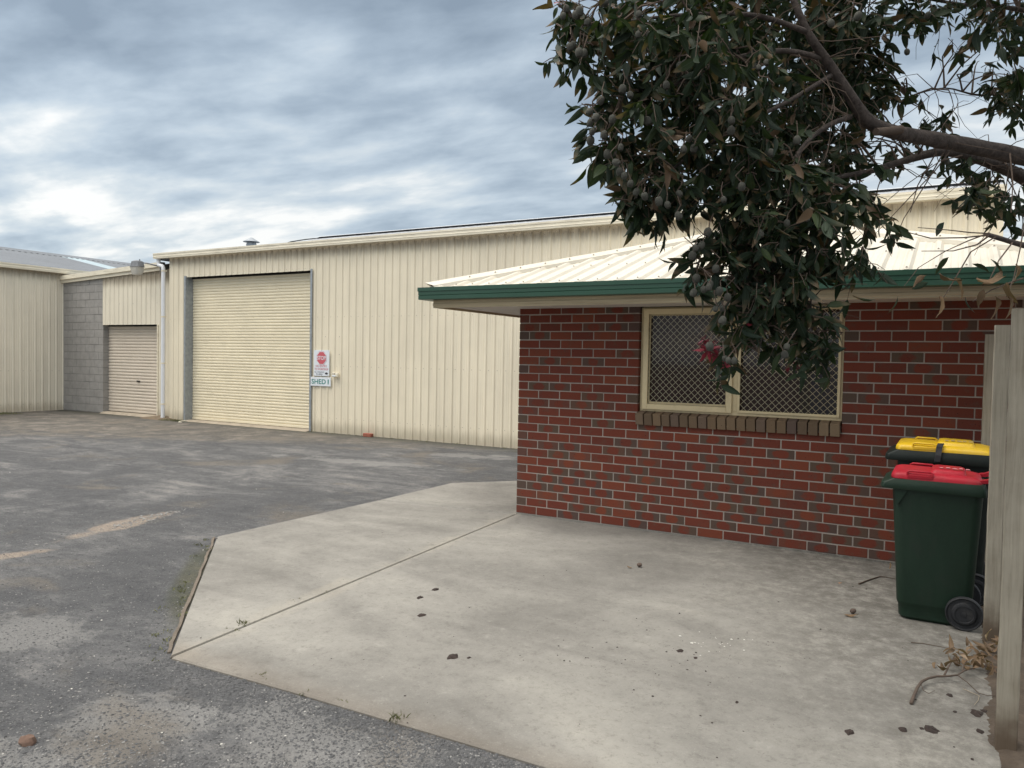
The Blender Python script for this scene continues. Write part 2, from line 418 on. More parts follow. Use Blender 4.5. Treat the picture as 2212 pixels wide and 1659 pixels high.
def wood_mat(name, base, dark):
    m, gg, b = M(name, base, 0.85, spec=0.2)
    p = wpos(gg); x, y, z = gg.sep(p)
    gr = gg.noise(gg.mapping(p, scale=(60, 60, 2.2)), 1.0, 6, 0.7, 0.6); n = gg.noise(p, 5, 4, 0.6)
    k = gg.math('ADD', gg.math('MULTIPLY', gr, 0.65), gg.math('MULTIPLY', n, 0.35))
    c = gg.ramp(k, [(0.34, dark), (0.5, base), (0.68, tuple(min(1, v * 1.25) for v in base))])
    rot = gg.sstep(gg.math('SUBTRACT', z, gg.math('MULTIPLY', n, 0.35)), 0.08, -0.14) if 'post' in name else 0.0
    c = gg.mix(gg.math('MULTIPLY', rot, 0.85), c, (0.075, 0.048, 0.03))
    gg.put(b.inputs['Base Color'], c)
    bump(gg, b, gr, 0.5, 0.004)
    return m

def leaf_mat(name, cols, trans=0.16, dry=0.06):
    m, gg, b = M(name, rough=0.55, spec=0.22)
    r = uvrand(gg); loc = gg.n('Attribute', attribute_name='bl').outputs['Vector']; lx, ly, lz = gg.sep(loc)
    st = [(i / (len(cols) - 1), c) for i, c in enumerate(cols)]
    c = gg.ramp(r, st)
    n = gg.noise(gg.vmath('ADD', gg.vmath('MULTIPLY', loc, (60, 60, 60)), gg.comb(gg.math('MULTIPLY', r, 77), 0, 0)), 1.0, 3, 0.6)
    vein = gg.sstep(gg.math('ABSOLUTE', ly), 0.0016, 0.0005, 0, 0.55)
    c = gg.mix(vein, c, tuple(min(1, v * 2.2 + 0.01) for v in cols[len(cols) // 2]))
    tip = gg.math('MULTIPLY', gg.sstep(gg.math('ADD', lx, gg.math('MULTIPLY', n, 0.05)), 0.075, 0.11), gg.sstep(gg.math('FRACT', gg.math('MULTIPLY', r, 5.3)), 0.55, 0.7))
    c = gg.mix(gg.math('MULTIPLY', tip, 0.8), c, (0.16, 0.11, 0.07))
    if dry: c = gg.mix(gg.sstep(gg.math('FRACT', gg.math('MULTIPLY', r, 11.7)), 1 - dry, 1 - dry + 0.02), c, (0.10, 0.065, 0.04))
    c = gg.mix(gg.sstep(n, 0.62, 0.75, 0, 0.35), c, (0.10, 0.085, 0.04))
    gg.put(b.inputs['Base Color'], c)
    tr = gg.n('BsdfTranslucent'); gg.put(tr.inputs[0], gg.mix(1.0, c, (1.5, 1.7, 0.6), 'MULTIPLY'))
    mx = gg.n('MixShader'); mx.inputs[0].default_value = trans
    out = m.node_tree.nodes['Material Output']
    m.node_tree.links.new(b.outputs[0], mx.inputs[1]); m.node_tree.links.new(tr.outputs[0], mx.inputs[2]); m.node_tree.links.new(mx.outputs[0], out.inputs[0])
    return m

CREAM = (0.79, 0.715, 0.56)
MT = dict(
    brick=brick_mat(), sill=brick_mat('sill_clay', True), mortar=varied('mortar', (0.31, 0.268, 0.235), 0.95, 6, 0.2, bmp=0.4),
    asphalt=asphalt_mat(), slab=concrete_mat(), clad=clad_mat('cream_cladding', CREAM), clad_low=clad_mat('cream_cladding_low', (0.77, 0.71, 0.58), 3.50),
    clad_left=clad_mat('cream_cladding_left', (0.72, 0.665, 0.55), 3.72),
    trim=varied('cream_trim', (0.78, 0.72, 0.58), 0.45, 2.5, 0.08, (0.35, 0.30, 0.22), 0.35, (0.6, 0.6, 3)),
    slat=varied('cream_roller', (0.79, 0.71, 0.53), 0.42, 2.0, 0.07), slat2=varied('beige_roller', (0.63, 0.56, 0.47), 0.45, 2.0, 0.06),
    dark=M('dark_gap', (0.012, 0.011, 0.010), 0.9)[0],
    galv=varied('galvanised_steel', (0.33, 0.36, 0.39), 0.5, 14, 0.22, metal=0.45), pvc=varied('white_pvc', (0.74, 0.76, 0.79), 0.4, 3, 0.05),
    zinc=varied('grey_roof_steel', (0.185, 0.20, 0.22), 0.7, 1.2, 0.12, metal=0.0, spec=0.25), sky_sheet=varied('translucent_sheet', (0.34, 0.42, 0.46), 0.6, 3, 0.05),
    block=varied('concrete_block', (0.29, 0.28, 0.265), 0.95, 5, 0.16, (0.36, 0.35, 0.33), 0.35, bmp=0.5, fine=60), blockmortar=varied('block_mortar', (0.20, 0.195, 0.185), 0.95, 6, 0.15),
    roof=varied('cream_roof_steel', (0.60, 0.56, 0.475), 0.55, 1.6, 0.07, (0.52, 0.45, 0.33), 0.35),
    green=varied('green_gutter', (0.018, 0.066, 0.040), 0.38, 2.0, 0.12, (0.06, 0.10, 0.08), 0.3, (0.5, 0.5, 2)),
    fascia=varied('weathered_fascia', (0.50, 0.41, 0.27), 0.7, 1.5, 0.2, (0.20, 0.15, 0.10), 0.6, (0.5, 0.5, 18)),
    soffit=varied('soffit_sheet', (0.52, 0.48, 0.44), 0.8, 2, 0.06), frame=varied('cream_window_frame', (0.66, 0.545, 0.33), 0.5, 4, 0.08, (0.30, 0.24, 0.15), 0.25),
    mesh=varied('grille_wire', (0.55, 0.48, 0.33), 0.5, 8, 0.1), room=varied('dim_room', (0.10, 0.065, 0.07), 0.9, 2, 0.2), pane_backing=varied('brown_blind', (0.15, 0.092, 0.09), 0.9, 3, 0.15, stretch=(20, 1, 0.4)),
    blue=varied('blue_grey_panel', (0.14, 0.145, 0.19), 0.8, 2, 0.1),
    post=wood_mat('weathered_post', (0.315, 0.285, 0.228), (0.225, 0.195, 0.148)), edging=wood_mat('old_formwork', (0.15, 0.125, 0.10), (0.09, 0.075, 0.06)),
    bark=varied('tree_bark', (0.080, 0.064, 0.056), 0.95, 26, 0.5, (0.028, 0.020, 0.017), 0.8, (1, 1, 1), bmp=1.0, fine=80), twig=varied('twig_bark', (0.10, 0.072, 0.055), 0.9, 20, 0.3),
    leaf=leaf_mat('gum_leaf', [(0.015, 0.026, 0.014), (0.021, 0.036, 0.018), (0.018, 0.030, 0.020), (0.034, 0.052, 0.018), (0.021, 0.034, 0.019)]),
    dryleaf=leaf_mat('dry_leaf', [(0.15, 0.10, 0.06), (0.24, 0.16, 0.10), (0.11, 0.07, 0.045), (0.30, 0.22, 0.15)], 0.15, 0),
    nut=varied('gum_nut_skin', (0.066, 0.066, 0.054), 0.9, 60, 0.35, (0.04, 0.032, 0.024), 0.6, bmp=0.3, fine=200), oldnut=varied('old_nut', (0.10, 0.07, 0.055), 0.9, 30, 0.25),
    petal=varied('red_blossom', (0.22, 0.016, 0.03), 0.6, 30, 0.3), binbody=varied('dark_green_plastic', (0.010, 0.025, 0.0150), 0.5, 6, 0.18, (0.026, 0.03, 0.026), 0.3, (1, 1, 0.4), bmp=0.06, spec=0.28),
    binbody2=varied('black_green_plastic', (0.008, 0.013, 0.011), 0.5, 6, 0.18, (0.026, 0.03, 0.026), 0.3, spec=0.28), red=varied('red_lid_plastic', (0.38, 0.014, 0.028), 0.45, 5, 0.14, (0.27, 0.06, 0.062), 0.4, spec=0.25),
    yellow=varied('yellow_lid_plastic', (0.66, 0.42, 0.012), 0.42, 5, 0.08, (0.62, 0.45, 0.12), 0.4), tyre=varied('black_rubber', (0.014, 0.015, 0.018), 0.7, 9, 0.25, (0.07, 0.065, 0.06), 0.4),
    signwhite=varied('sign_white', (0.72, 0.76, 0.80), 0.4, 4, 0.04), signred=M('sign_faded_red', (0.56, 0.105, 0.13), 0.5)[0], signpink=M('sign_faded_letters', (0.60, 0.22, 0.25), 0.5)[0],
    signblack=M('sign_black', (0.025, 0.025, 0.035), 0.5)[0], signgreen=M('sign_green', (0.035, 0.23, 0.20), 0.5)[0], signblue=M('sign_dark_letters', (0.055, 0.065, 0.10), 0.5)[0],
    screw=M('screw_head', (0.17, 0.14, 0.11), 0.6)[0], lampgrey=varied('weathered_aluminium', (0.20, 0.205, 0.215), 0.5, 20, 0.25, metal=0.4),
    soil=varied('garden_soil', (0.075, 0.056, 0.04), 0.95, 7, 0.35, (0.13, 0.10, 0.075), 0.6, bmp=1.0, fine=60), litter=varied('dark_litter', (0.035, 0.024, 0.02), 0.95, 40, 0.4),
    chip=M('pale_chip', (0.58, 0.56, 0.51), 0.8)[0], stone=varied('blue_stone', (0.095, 0.095, 0.097), 0.9, 30, 0.4), stone2=varied('pale_stone', (0.23, 0.225, 0.215), 0.9, 30, 0.35),
    rock=varied('brown_rock', (0.13, 0.08, 0.058), 0.9, 12, 0.3, bmp=0.5), weed=varied('weed_green', (0.13, 0.135, 0.055), 0.7, 20, 0.3), redbrick=varied('loose_brick', (0.30, 0.10, 0.065), 0.9, 20, 0.25),
    sillconc=varied('threshold_concrete', (0.34, 0.29, 0.225), 0.9, 4, 0.18, (0.14, 0.11, 0.08), 0.5), foam=M('pale_pvc', (0.66, 0.62, 0.5), 0.6)[0],
)
gm, gg_, gb_ = M('window_glass')
_tr = gg_.n('BsdfTransparent'); _gl = gg_.n('BsdfGlossy'); _gl.inputs['Roughness'].default_value = 0.04; _gl.inputs[0].default_value = (0.8, 0.8, 0.8, 1)
_tr.inputs[0].default_value = (0.72, 0.70, 0.70, 1)
_fr = gg_.n('Fresnel'); _fr.inputs[0].default_value = 1.45
_mx = gg_.n('MixShader'); gg_.put(_mx.inputs[0], _fr.outputs[0])
gm.node_tree.links.new(_tr.outputs[0], _mx.inputs[1]); gm.node_tree.links.new(_gl.outputs[0], _mx.inputs[2])
gm.node_tree.links.new(_mx.outputs[0], gm.node_tree.nodes['Material Output'].inputs[0])
MT['glass'] = gm

# ------------------------------------------------------------------ ground
AZ = -0.036
mb = MB(); mb.add([(-400, -400, AZ), (400, -400, AZ), (400, 400, AZ), (-400, 400, AZ)], [(0, 1, 2, 3)])
tag(mb.build('asphalt_yard', MT['asphalt']), kind='structure')
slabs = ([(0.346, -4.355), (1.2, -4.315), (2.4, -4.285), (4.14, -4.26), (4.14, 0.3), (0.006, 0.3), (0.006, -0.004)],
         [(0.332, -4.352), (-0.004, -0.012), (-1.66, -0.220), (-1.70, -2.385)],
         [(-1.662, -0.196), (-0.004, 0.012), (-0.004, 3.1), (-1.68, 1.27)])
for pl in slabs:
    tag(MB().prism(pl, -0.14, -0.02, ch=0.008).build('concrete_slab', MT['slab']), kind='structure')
mb = MB()
for a, b_ in (((0.338, -4.35), (0.001, -0.008)), ((-1.658, -0.208), (-0.004, 0.0))):
    t2 = (Vector(b_) - Vector(a)).normalized(); n2_ = Vector((-t2.y, t2.x)) * 0.013
    mb.prism([tuple(Vector(a) - n2_), tuple(Vector(b_) - n2_), tuple(Vector(b_) + n2_), tuple(Vector(a) + n2_)][::-1] if False else [tuple(Vector(a) + n2_), tuple(Vector(a) - n2_), tuple(Vector(b_) - n2_), tuple(Vector(b_) + n2_)], -0.06, -0.031)
tag(mb.build('slab_joint', M('joint_dirt', (0.03, 0.027, 0.02), 0.95)[0]), kind='structure')
# garden soil right of the slab, spilling onto its edge
mb = MB(); xs = [0, 0.06, 0.2, 0.5, 1.2, 3.0, 5.5]; ys = np.linspace(-6.2, 4.6, 420); vs = []
for j, yy in enumerate(ys):
    e = 4.09 + 0.016 * math.sin(yy * 7.1) + 0.012 * math.sin(yy * 17.3 + 1) + 0.008 * random.uniform(-1, 1)
    for i, dx_ in enumerate(xs):
        z = (-0.030 if i == 0 else -0.012 + 0.012 * random.random() + (0.02 if i > 2 else 0))
        vs.append((e + dx_, yy, z))
nx_ = len(xs)
mb.add(vs, [(j * nx_ + i, j * nx_ + i + 1, (j + 1) * nx_ + i + 1, (j + 1) * nx_ + i) for j in range(len(ys) - 1) for i in range(nx_ - 1)])
tag(mb.build('garden_soil', MT['soil'], smooth='all'), kind='structure')

# ------------------------------------------------------------------ ribbed steel sheets
def ribs(s0, s1, phase, pitch=0.187, h=0.021, w=0.030, t=0.012):
    pts = []; k = math.floor((s0 - phase) / pitch) - 1
    while phase + k * pitch < s1 + pitch:
        c = phase + k * pitch
        pts += [(c - w, 0), (c - t, h), (c + t, h), (c + w, 0), (c + pitch * 0.36, 0), (c + pitch * 0.40, 0.0035), (c + pitch * 0.47, 0.0035), (c + pitch * 0.51, 0), (c + pitch * 0.61, 0), (c + pitch * 0.65, 0.0035), (c + pitch * 0.72, 0.0035), (c + pitch * 0.76, 0)]; k += 1
    pts.sort(); S = [p[0] for p in pts]; Hh = [p[1] for p in pts]
    a = float(np.interp(s0, S, Hh)); b = float(np.interp(s1, S, Hh))
    return [(s0, a)] + [p for p in pts if s0 < p[0] < s1] + [(s1, b)]
def sheet(mb, prof, lo, hi):
    """lo/hi: functions (s, h) -> point"""
    vs = []
    for s_, h in prof: vs += [lo(s_, h), hi(s_, h)]
    return mb.add(vs, [(2 * i, 2 * i + 2, 2 * i + 3, 2 * i + 1) for i in range(len(prof) - 1)])
def domes(mb, pts, r=0.008, axis=(0, -1, 0)):
    a = Vector(axis); u = a.orthogonal().normalized(); w = a.cross(u)
    for p in pts:
        p = Vector(p); ring = [p + (u * math.cos(k * math.pi / 3) + w * math.sin(k * math.pi / 3)) * r for k in range(6)]
        mb.add(ring + [p + a * r * 0.9], [(k, (k + 1) % 6, 6) for k in range(6)])
    return mb
def sweep(mb, prof, x0, x1, mi=0):
    """extrude a (y, z) outline along x"""
    n = len(prof); vs = [(x0, *p) for p in prof] + [(x1, *p) for p in prof]
    return mb.add(vs, [(i, (i + 1) % n, n + (i + 1) % n, n + i) for i in range(n)] + [tuple(range(n)), tuple(reversed(range(n, 2 * n)))], mi)

# ------------------------------------------------------------------ shed 1
YS = 5.25
SX0, SX1, DX0, DX1, DZ = -12.78, 4.44, -12.13, -8.07, 3.42
shed = thing('steel_shed', (-4.2, YS, -0.05), 'long cream ribbed steel shed with wide roller door, behind the brick house', 'shed', 'steel sheds')
WT = 3.93; PH = -5.145
mb = MB()
for a, b_, z0, z1 in ((SX0, DX0, AZ - 0.02, WT), (DX0, DX1, DZ, WT), (DX1, SX1, AZ - 0.02, WT)):
    sheet(mb, ribs(a, b_, PH), lambda s_, h, z=z0: (s_, YS - h, z), lambda s_, h, z=z1: (s_, YS - h, z))
mb.box(SX0, SX0 + 0.02, YS + 0.002, 12, AZ, WT); mb.box(SX1 - 0.02, SX1, YS + 0.002, 12, AZ, WT)
mb.box(SX1 - 0.05, SX1 + 0.012, YS - 0.034, YS + 0.05, AZ, WT + 0.02)
wall = mb.build('wall_cladding', MT['clad'], shed)
pts = []
k0 = math.floor((SX0 - PH) / 0.187)
for k in range(k0, k0 + 93):
    c = PH + k * 0.187 + 0.07
    if not SX0 < c < SX1: continue
    for z in (0.28, 1.38, 2.42):
        if DX0 < c < DX1: continue
        pts.append((c, YS - 0.001, z))
    pts.append((c, YS - 0.001, DZ + 0.05 if DX0 < c < DX1 else 3.83))
for z in (2.0, 1.63):
    for c in (-8.0, -7.63, -7.24): pts.append((c, YS - 0.024, z))
tag(domes(MB(), pts).build('screw', MT['screw'], wall), kind='stuff')
GUT = [(0, 0), (-0.115, 0), (-0.118, 0.035), (-0.124, 0.042), (-0.118, 0.05), (-0.118, 0.085), (-0.126, 0.095), (-0.126, 0.128), (-0.108, 0.128), (-0.108, 0.012), (0, 0.012)]
for a, b_ in ((-13.2, -6.9), (-6.898, -0.6), (-0.598, SX1 + 0.03)):
    sweep(MB(), [(YS - 0.034 + y, 3.90 + z) for y, z in GUT], a, b_).build('gutter', MT['trim'], shed)
mb = MB(); mb.add([(-13.2, YS - 0.05, 4.0), (SX1 + 0.03, YS - 0.05, 4.0), (SX1 + 0.03, 12.2, 4.25), (-13.2, 12.2, 4.25)], [(0, 1, 2, 3)])
mb.box(-13.2, SX0, YS - 0.03, 12, 3.88, 3.93)
mb.build('roof', MT['zinc'], shed)
mb = MB()
sheet(mb, ribs(-8.45, SX1 + 0.03, PH), lambda s_, h: (s_, 5.35, 4.06 + h * 0.2), lambda s_, h: (s_, 5.8, 4.215 + h * 0.2))
sheet(mb, ribs(-8.45, SX1 + 0.03, PH), lambda s_, h: (s_, 6.3, 4.06 + h), lambda s_, h: (s_, 5.8, 4.215 + h * 0.2))
rw = mb.build('raised_roof', varied('pale_roof_steel', (0.34, 0.355, 0.375), 0.6, 1.2, 0.1), shed)
MB().add([(-8.45, 5.65, 4.205), (SX1 + 0.03, 5.65, 4.205), (SX1 + 0.03, 5.8, 4.246), (-8.45, 5.8, 4.246), (-8.45, 5.95, 4.205), (SX1 + 0.03, 5.95, 4.205)], [(0, 1, 2, 3), (3, 2, 5, 4)]).build('ridge_cap', varied('pale_ridge_steel', (0.50, 0.52, 0.545), 0.6, 2, 0.08), rw)
mb = MB(); mb.tube([(-9.55, 5.7, 4.09), (-9.2, 5.75, 4.17), (-8.8, 5.8, 4.205), (-8.3, 5.8, 4.21)], 0.012, 5).build('cable', MT['dark'], rw)
vent = MB().lathe([(0.125, 4.05), (0.125, 4.40), (0.132, 4.405), (0.132, 4.44), (0.12, 4.445), (0.12, 4.47)], 18, (-11.9, 7.0, 0)).build('roof_vent', MT['galv'], shed, 40)
mb = MB().lathe([(0.205, 4.495), (0.21, 4.502), (0.03, 4.61), (0.01, 4.615)], 18, (-11.9, 7.0, 0))
for k in range(4):
    a = k * math.pi / 2 + 0.4; mb.box(-11.9 + 0.12 * math.cos(a) - 0.01, -11.9 + 0.12 * math.cos(a) + 0.01, 7 + 0.12 * math.sin(a) - 0.004, 7 + 0.12 * math.sin(a) + 0.004, 4.40, 4.515)
mb.build('cowl', MT['galv'], vent, 40)

def roller(parent, name, x0, x1, y, z0, z1, pitch, slatm, depth=0.012, handle=None, bar=0.06):
    """a curtain of horizontal slats; each slat is a sub-part with shared mesh"""
    d_ = MB().box(x0, x1, y + 0.012, y + 0.03, z0, z1 + 0.25).build(name, slatm, parent)
    pr = [(0.012, -0.5 * pitch), (0.004, -0.5 * pitch), (0.004, -0.44 * pitch), (-depth * 0.72, -0.33 * pitch), (-depth, -0.12 * pitch), (-depth, 0.12 * pitch), (-depth * 0.72, 0.33 * pitch), (0.004, 0.44 * pitch), (0.004, 0.5 * pitch), (0.012, 0.5 * pitch)]
    sm = MB(); sweep(sm, pr, -(x1 - x0) / 2, (x1 - x0) / 2); me = sm.mesh('slat', (0, 0, 0), 30, [slatm])
    z = z0 + bar + pitch / 2
    while z < z1 + 0.2:
        o = link('slat', me, None, d_, ((x0 + x1) / 2, y + random.uniform(-0.0015, 0.0015), z)); z += pitch
    MB().cbox(x0, x1, y - 0.02, y + 0.02, z0, z0 + bar - 0.004, 0.004).build('bottom_rail', slatm, d_)
    return d_
rd = roller(shed, 'roller_door', DX0 + 0.006, DX1 - 0.006, 5.43, -0.005, DZ - 0.10, 0.0685, MT['slat'])
mb = MB().box(DX0, DX1, 5.40, 5.75, DZ - 0.03, DZ + 0.4)
mb.build('dark_gap_box', MT['dark'], shed)  # near-black box stands in for the shaded gap above the curtain
MB().lathe([(0.19, DX0 + 0.02), (0.19, DX1 - 0.02)], 24, (0, 5.80, DZ + 0.02), 'x').build('door_drum', MT['slat'], shed, 40)
for x0, x1 in ((DX0 - 0.055, DX0), (DX1, DX1 + 0.055)):
    mb = MB().box(x0, x1, YS - 0.036, YS - 0.029, AZ, DZ + 0.03)
    xi = x1 if x0 < -10 else x0
    mb.box(xi - 0.004 if x0 < -10 else xi - 0.001, xi + 0.001 if x0 < -10 else xi + 0.004, YS - 0.029, 5.56, AZ, DZ + 0.03)
    jb = mb.build('door_jamb', MT['galv'], shed)
sweep(MB(), [(5.08, AZ - 0.05), (5.56, AZ - 0.05), (5.56, -0.012), (5.20, -0.016), (5.10, -0.035)], DX0 - 0.02, DX1 + 0.02).build('threshold', MT['sillconc'], shed)
# downpipe at the left corner
px0, py0 = -12.97, 5.17
dp = MB().tube([(-13.1, 5.18, 3.92), (-13.1, 5.18, 3.80), (-13.085, 5.18, 3.755), (-13.05, py0, 3.735), (-12.99, py0, 3.73), (-12.93, py0, 3.715), (-12.905, py0, 3.67), (-12.90, py0, 3.6), (-12.90, py0, -0.04)], 0.048, 14).build('downpipe', MT['pvc'], shed, 60)
for z in (0.32, 1.32, 2.46, 3.58):
    MB().lathe([(0.049, z), (0.054, z), (0.054, z + 0.035), (0.049, z + 0.035)], 14, (-12.90, py0, 0)).box(-12.975, -12.825, 5.205, 5.215, z, z + 0.035).build('pipe_strap', MT['trim'], dp)
# small loose things at its foot
tag(MB().cbox(-6.47, -6.26, 5.10, 5.19, AZ, 0.035, 0.008).build('loose_brick', MT['redbrick']), 'single red brick standing against the foot of the cream shed wall', 'brick')
tag(MB().tube([(-11.78, 4.86, -0.035), (-11.86, 4.84, -0.03), (-11.90, 4.90, -0.02), (-11.88, 5.0, -0.01), (-11.83, 5.06, -0.01)], 0.014, 6).build('hose_offcut', MT['foam'], smooth=60), 'short pale curved pipe offcut on ground at big roller door corner', 'pipe')

# ------------------------------------------------------------------ lean-to between the sheds
LY = 5.35; LX0, LX1 = -17.45, SX0 - 0.002
lean = thing('lean_to', (-15.1, LY, -0.05), 'low lean-to of grey concrete block and cream steel joining the two sheds', 'shed', 'steel sheds')
zt = lambda x: 3.455 + (x - LX0) * 0.0425
BX1 = -15.62
core = MB(); core.add([(LX0, LY + 0.006, AZ), (BX1 - 0.006, LY + 0.006, AZ), (BX1 - 0.006, LY + 0.006, zt(BX1)), (LX0, LY + 0.006, zt(LX0)), (LX0, LY + 0.19, AZ), (BX1 - 0.006, LY + 0.19, AZ), (BX1 - 0.006, LY + 0.19, zt(BX1)), (LX0, LY + 0.19, zt(LX0))],
         [(0, 1, 2, 3), (5, 4, 7, 6), (1, 5, 6, 2), (4, 0, 3, 7), (3, 2, 6, 7)])
bw = core.build('block_wall', MT['blockmortar'], lean)
bm = {}
for k in range(18):
    z0 = -0.02 + k * 0.2; x = BX1; odd = k % 2
    first = 0.19 if odd else 0.39
    while x > LX0 + 0.02:
        L = first if x == BX1 else 0.39
        xa = max(x - L, LX0 + 0.003); z1 = min(z0 + 0.19, zt((xa + x) / 2) - 0.004)
        if z1 - z0 > 0.03:
            key = (round(x - xa, 3), round(z1 - z0, 2))
            if key not in bm:
                bm[key] = MB().cbox(-(x - xa) / 2, (x - xa) / 2, -0.095, 0.095, -(z1 - z0) / 2, (z1 - z0) / 2, 0.005).mesh('block', (0, 0, 0), False, [MT['block']])
            link('block', bm[key], None, bw, ((x + xa) / 2, LY + 0.095 + random.uniform(-0.002, 0.002), (z0 + z1) / 2))
        x = xa - 0.01
mb = MB()
PL = -15.496
SDX0, SDX1, SDZ = BX1, -13.32, 2.30
for a, b_, z0 in ((SDX0 + 0.004, SDX1, SDZ), (SDX1, LX1, AZ)):
    sheet(mb, ribs(a, b_, PL), lambda s_, h, z=z0: (s_, LY - 0.012 - h, z), lambda s_, h: (s_, LY - 0.012 - h, zt(s_) + 0.02))
lw = mb.build('wall_cladding', MT['clad_low'], lean)
tag(domes(MB(), [(x, LY - 0.013, z) for x in (-15.42, -14.9, -14.33, -13.73, -13.37, -13.18) for z in (2.84,)] + [(-13.15, LY - 0.013, z) for z in (0.3, 1.2, 1.9)]).build('screw', MT['screw'], lw), kind='stuff')
roller(lean, 'roller_door', SDX0 + 0.005, SDX1 - 0.005, 5.52, 0.03, SDZ - 0.02, 0.081, MT['slat2'], 0.017)
dm = [o for o in lean.children if o.name.startswith('roller_door')][0]
MB().box(-14.40, -14.28, 5.485, 5.51, 0.83, 0.865).build('latch', MT['dark'], dm)
MB().box(SDX0, SDX1, 5.50, 5.7, SDZ - 0.03, SDZ + 0.3).build('dark_gap_box', MT['dark'], lean)  # same near-black filler for the shade over the small door
MB().box(SDX1 - 0.004, SDX1 + 0.03, LY - 0.05, 5.55, AZ, SDZ).build('door_jamb', MT['trim'], lean)
sweep(MB(), [(5.22, AZ - 0.05), (5.56, AZ - 0.05), (5.56, 0.015), (5.34, 0.01), (5.24, -0.03)], SDX0 + 0.02, SDX1 + 0.1).build('threshold', MT['sillconc'], lean)
# sloping barge: broad upper board over a narrow lower strip
mb = MB()
def board(mb, z0, z1, y0, y1, xa=LX0 - 0.15, xb=-13.20):
    a, b_ = zt(xa), zt(xb)
    mb.add([(xa, y0, a + z0), (xb, y0, b_ + z0), (xb, y0, b_ + z1), (xa, y0, a + z1), (xa, y1, a + z0), (xb, y1, b_ + z0), (xb, y1, b_ + z1), (xa, y1, a + z1)],
           [(0, 1, 2, 3), (5, 4, 7, 6), (1, 5, 6, 2), (4, 0, 3, 7), (3, 2, 6, 7), (4, 5, 1, 0)])
board(mb, 0.0, 0.075, LY - 0.06, LY + 0.02); board(mb, 0.075, 0.085, LY - 0.075, LY + 0.02); board(mb, 0.085, 0.20, LY - 0.10, LY + 0.02)
mb.build('barge_board', MT['trim'], lean)
MB().add([(LX0, LY, zt(LX0) + 0.15), (LX1, LY, zt(LX1) + 0.15), (LX1, 12, zt(LX1) + 0.15), (LX0, 12, zt(LX0) + 0.15)], [(0, 1, 2, 3)]).build('roof', MT['zinc'], lean)
# dirt heaped in the corner
mb = MB(); vs = []; n_ = 14
for j in range(6):
    for i in range(n_):
        a = math.pi * (1 + i / (n_ - 1)); r = j / 5
        vs.append((-13.1 + 0.75 * r * math.cos(a) + random.uniform(-.02, .02), 5.32 + 0.42 * r * math.sin(a), AZ - 0.004 + 0.085 * (1 - r) ** 1.3 + (random.uniform(0, 0.012) if 0 < j < 5 else 0)))
mb.add(vs, [(j * n_ + i, j * n_ + i + 1, (j + 1) * n_ + i + 1, (j + 1) * n_ + i) for j in range(5) for i in range(n_ - 1)])
tag(mb.build('dirt_mound', varied('brown_dirt', (0.15, 0.11, 0.075), 0.95, 6, 0.3, (0.07, 0.085, 0.03), 0.5, bmp=0.8), smooth='all'), kind='structure')

# ------------------------------------------------------------------ left shed
LW = -17.45
ls = thing('steel_shed', (LW - 2, 3.0, -0.05), 'cream ribbed shed with low grey roof at the far left edge', 'shed', 'steel sheds')
mb = MB(); sheet(mb, ribs(-6, 9.6, 3.671), lambda s_, h: (LW + h, s_, AZ), lambda s_, h: (LW + h, s_, 3.76))
lwall = mb.build('wall_cladding', MT['clad_left'], ls)
tag(domes(MB(), [(LW + 0.001, 3.671 + k * 0.187 + 0.07, z) for k in range(-6, 20) for z in (0.16, 1.05, 3.66)], axis=(1, 0, 0)).build('screw', MT['screw'], lwall), kind='stuff')
for a, b_ in ((-6, 4.55), (4.552, 9.6)):
    n = len(GUT); pr = [(LW + 0.034 - y, 3.72 + z) for y, z in GUT]
    vs = [(p[0], a, p[1]) for p in pr] + [(p[0], b_, p[1]) for p in pr]
    MB().add(vs, [(i, n + i, n + (i + 1) % n, (i + 1) % n) for i in range(n)] + [tuple(reversed(range(n))), tuple(range(n, 2 * n))]).build('gutter', MT['trim'], ls)
RZ0, RX, SLP = 3.80, -22.2, 0.20
rz = lambda x: RZ0 + (LW + 0.08 - x) * SLP
mb = MB(); mb2 = MB()
for a, b_, q in ((-6, 7.95, mb), (7.95, 8.7, mb2), (8.7, 13, mb)):
    sheet(q, ribs(a, b_, 3.671), lambda s_, h: (LW + 0.08, s_, rz(LW + 0.08) + h), lambda s_, h: (RX, s_, rz(RX) + h))
for a, b_ in ((-6, 13),):
    sheet(mb, ribs(a, b_, 3.671), lambda s_, h: (2 * RX - LW, s_, RZ0 + h), lambda s_, h: (RX, s_, rz(RX) + h))
rf = mb.build('roof', MT['zinc'], ls)
mb2.build('skylight_sheet', MT['sky_sheet'], rf)
zc = rz(RX)
MB().add([(RX + 0.2, -6, zc - 0.022), (RX + 0.2, 13, zc - 0.022), (RX, 13, zc + 0.075), (RX, -6, zc + 0.075), (RX - 0.2, 13, zc + 0.025), (RX - 0.2, -6, zc + 0.025)], [(0, 1, 2, 3), (3, 2, 4, 5)]).build('ridge_cap', MT['zinc'], rf)
mb = MB()
for k in range(-20, 50):
    c = 3.671 + k * 0.187; mb.box(RX + 0.203, RX + 0.206, c + 0.06, c + 0.12, rz(RX + 0.205) + 0.002, rz(RX + 0.205) + 0.020)
tag(mb.build('ridge_gap', MT['dark'], rf), kind='stuff')

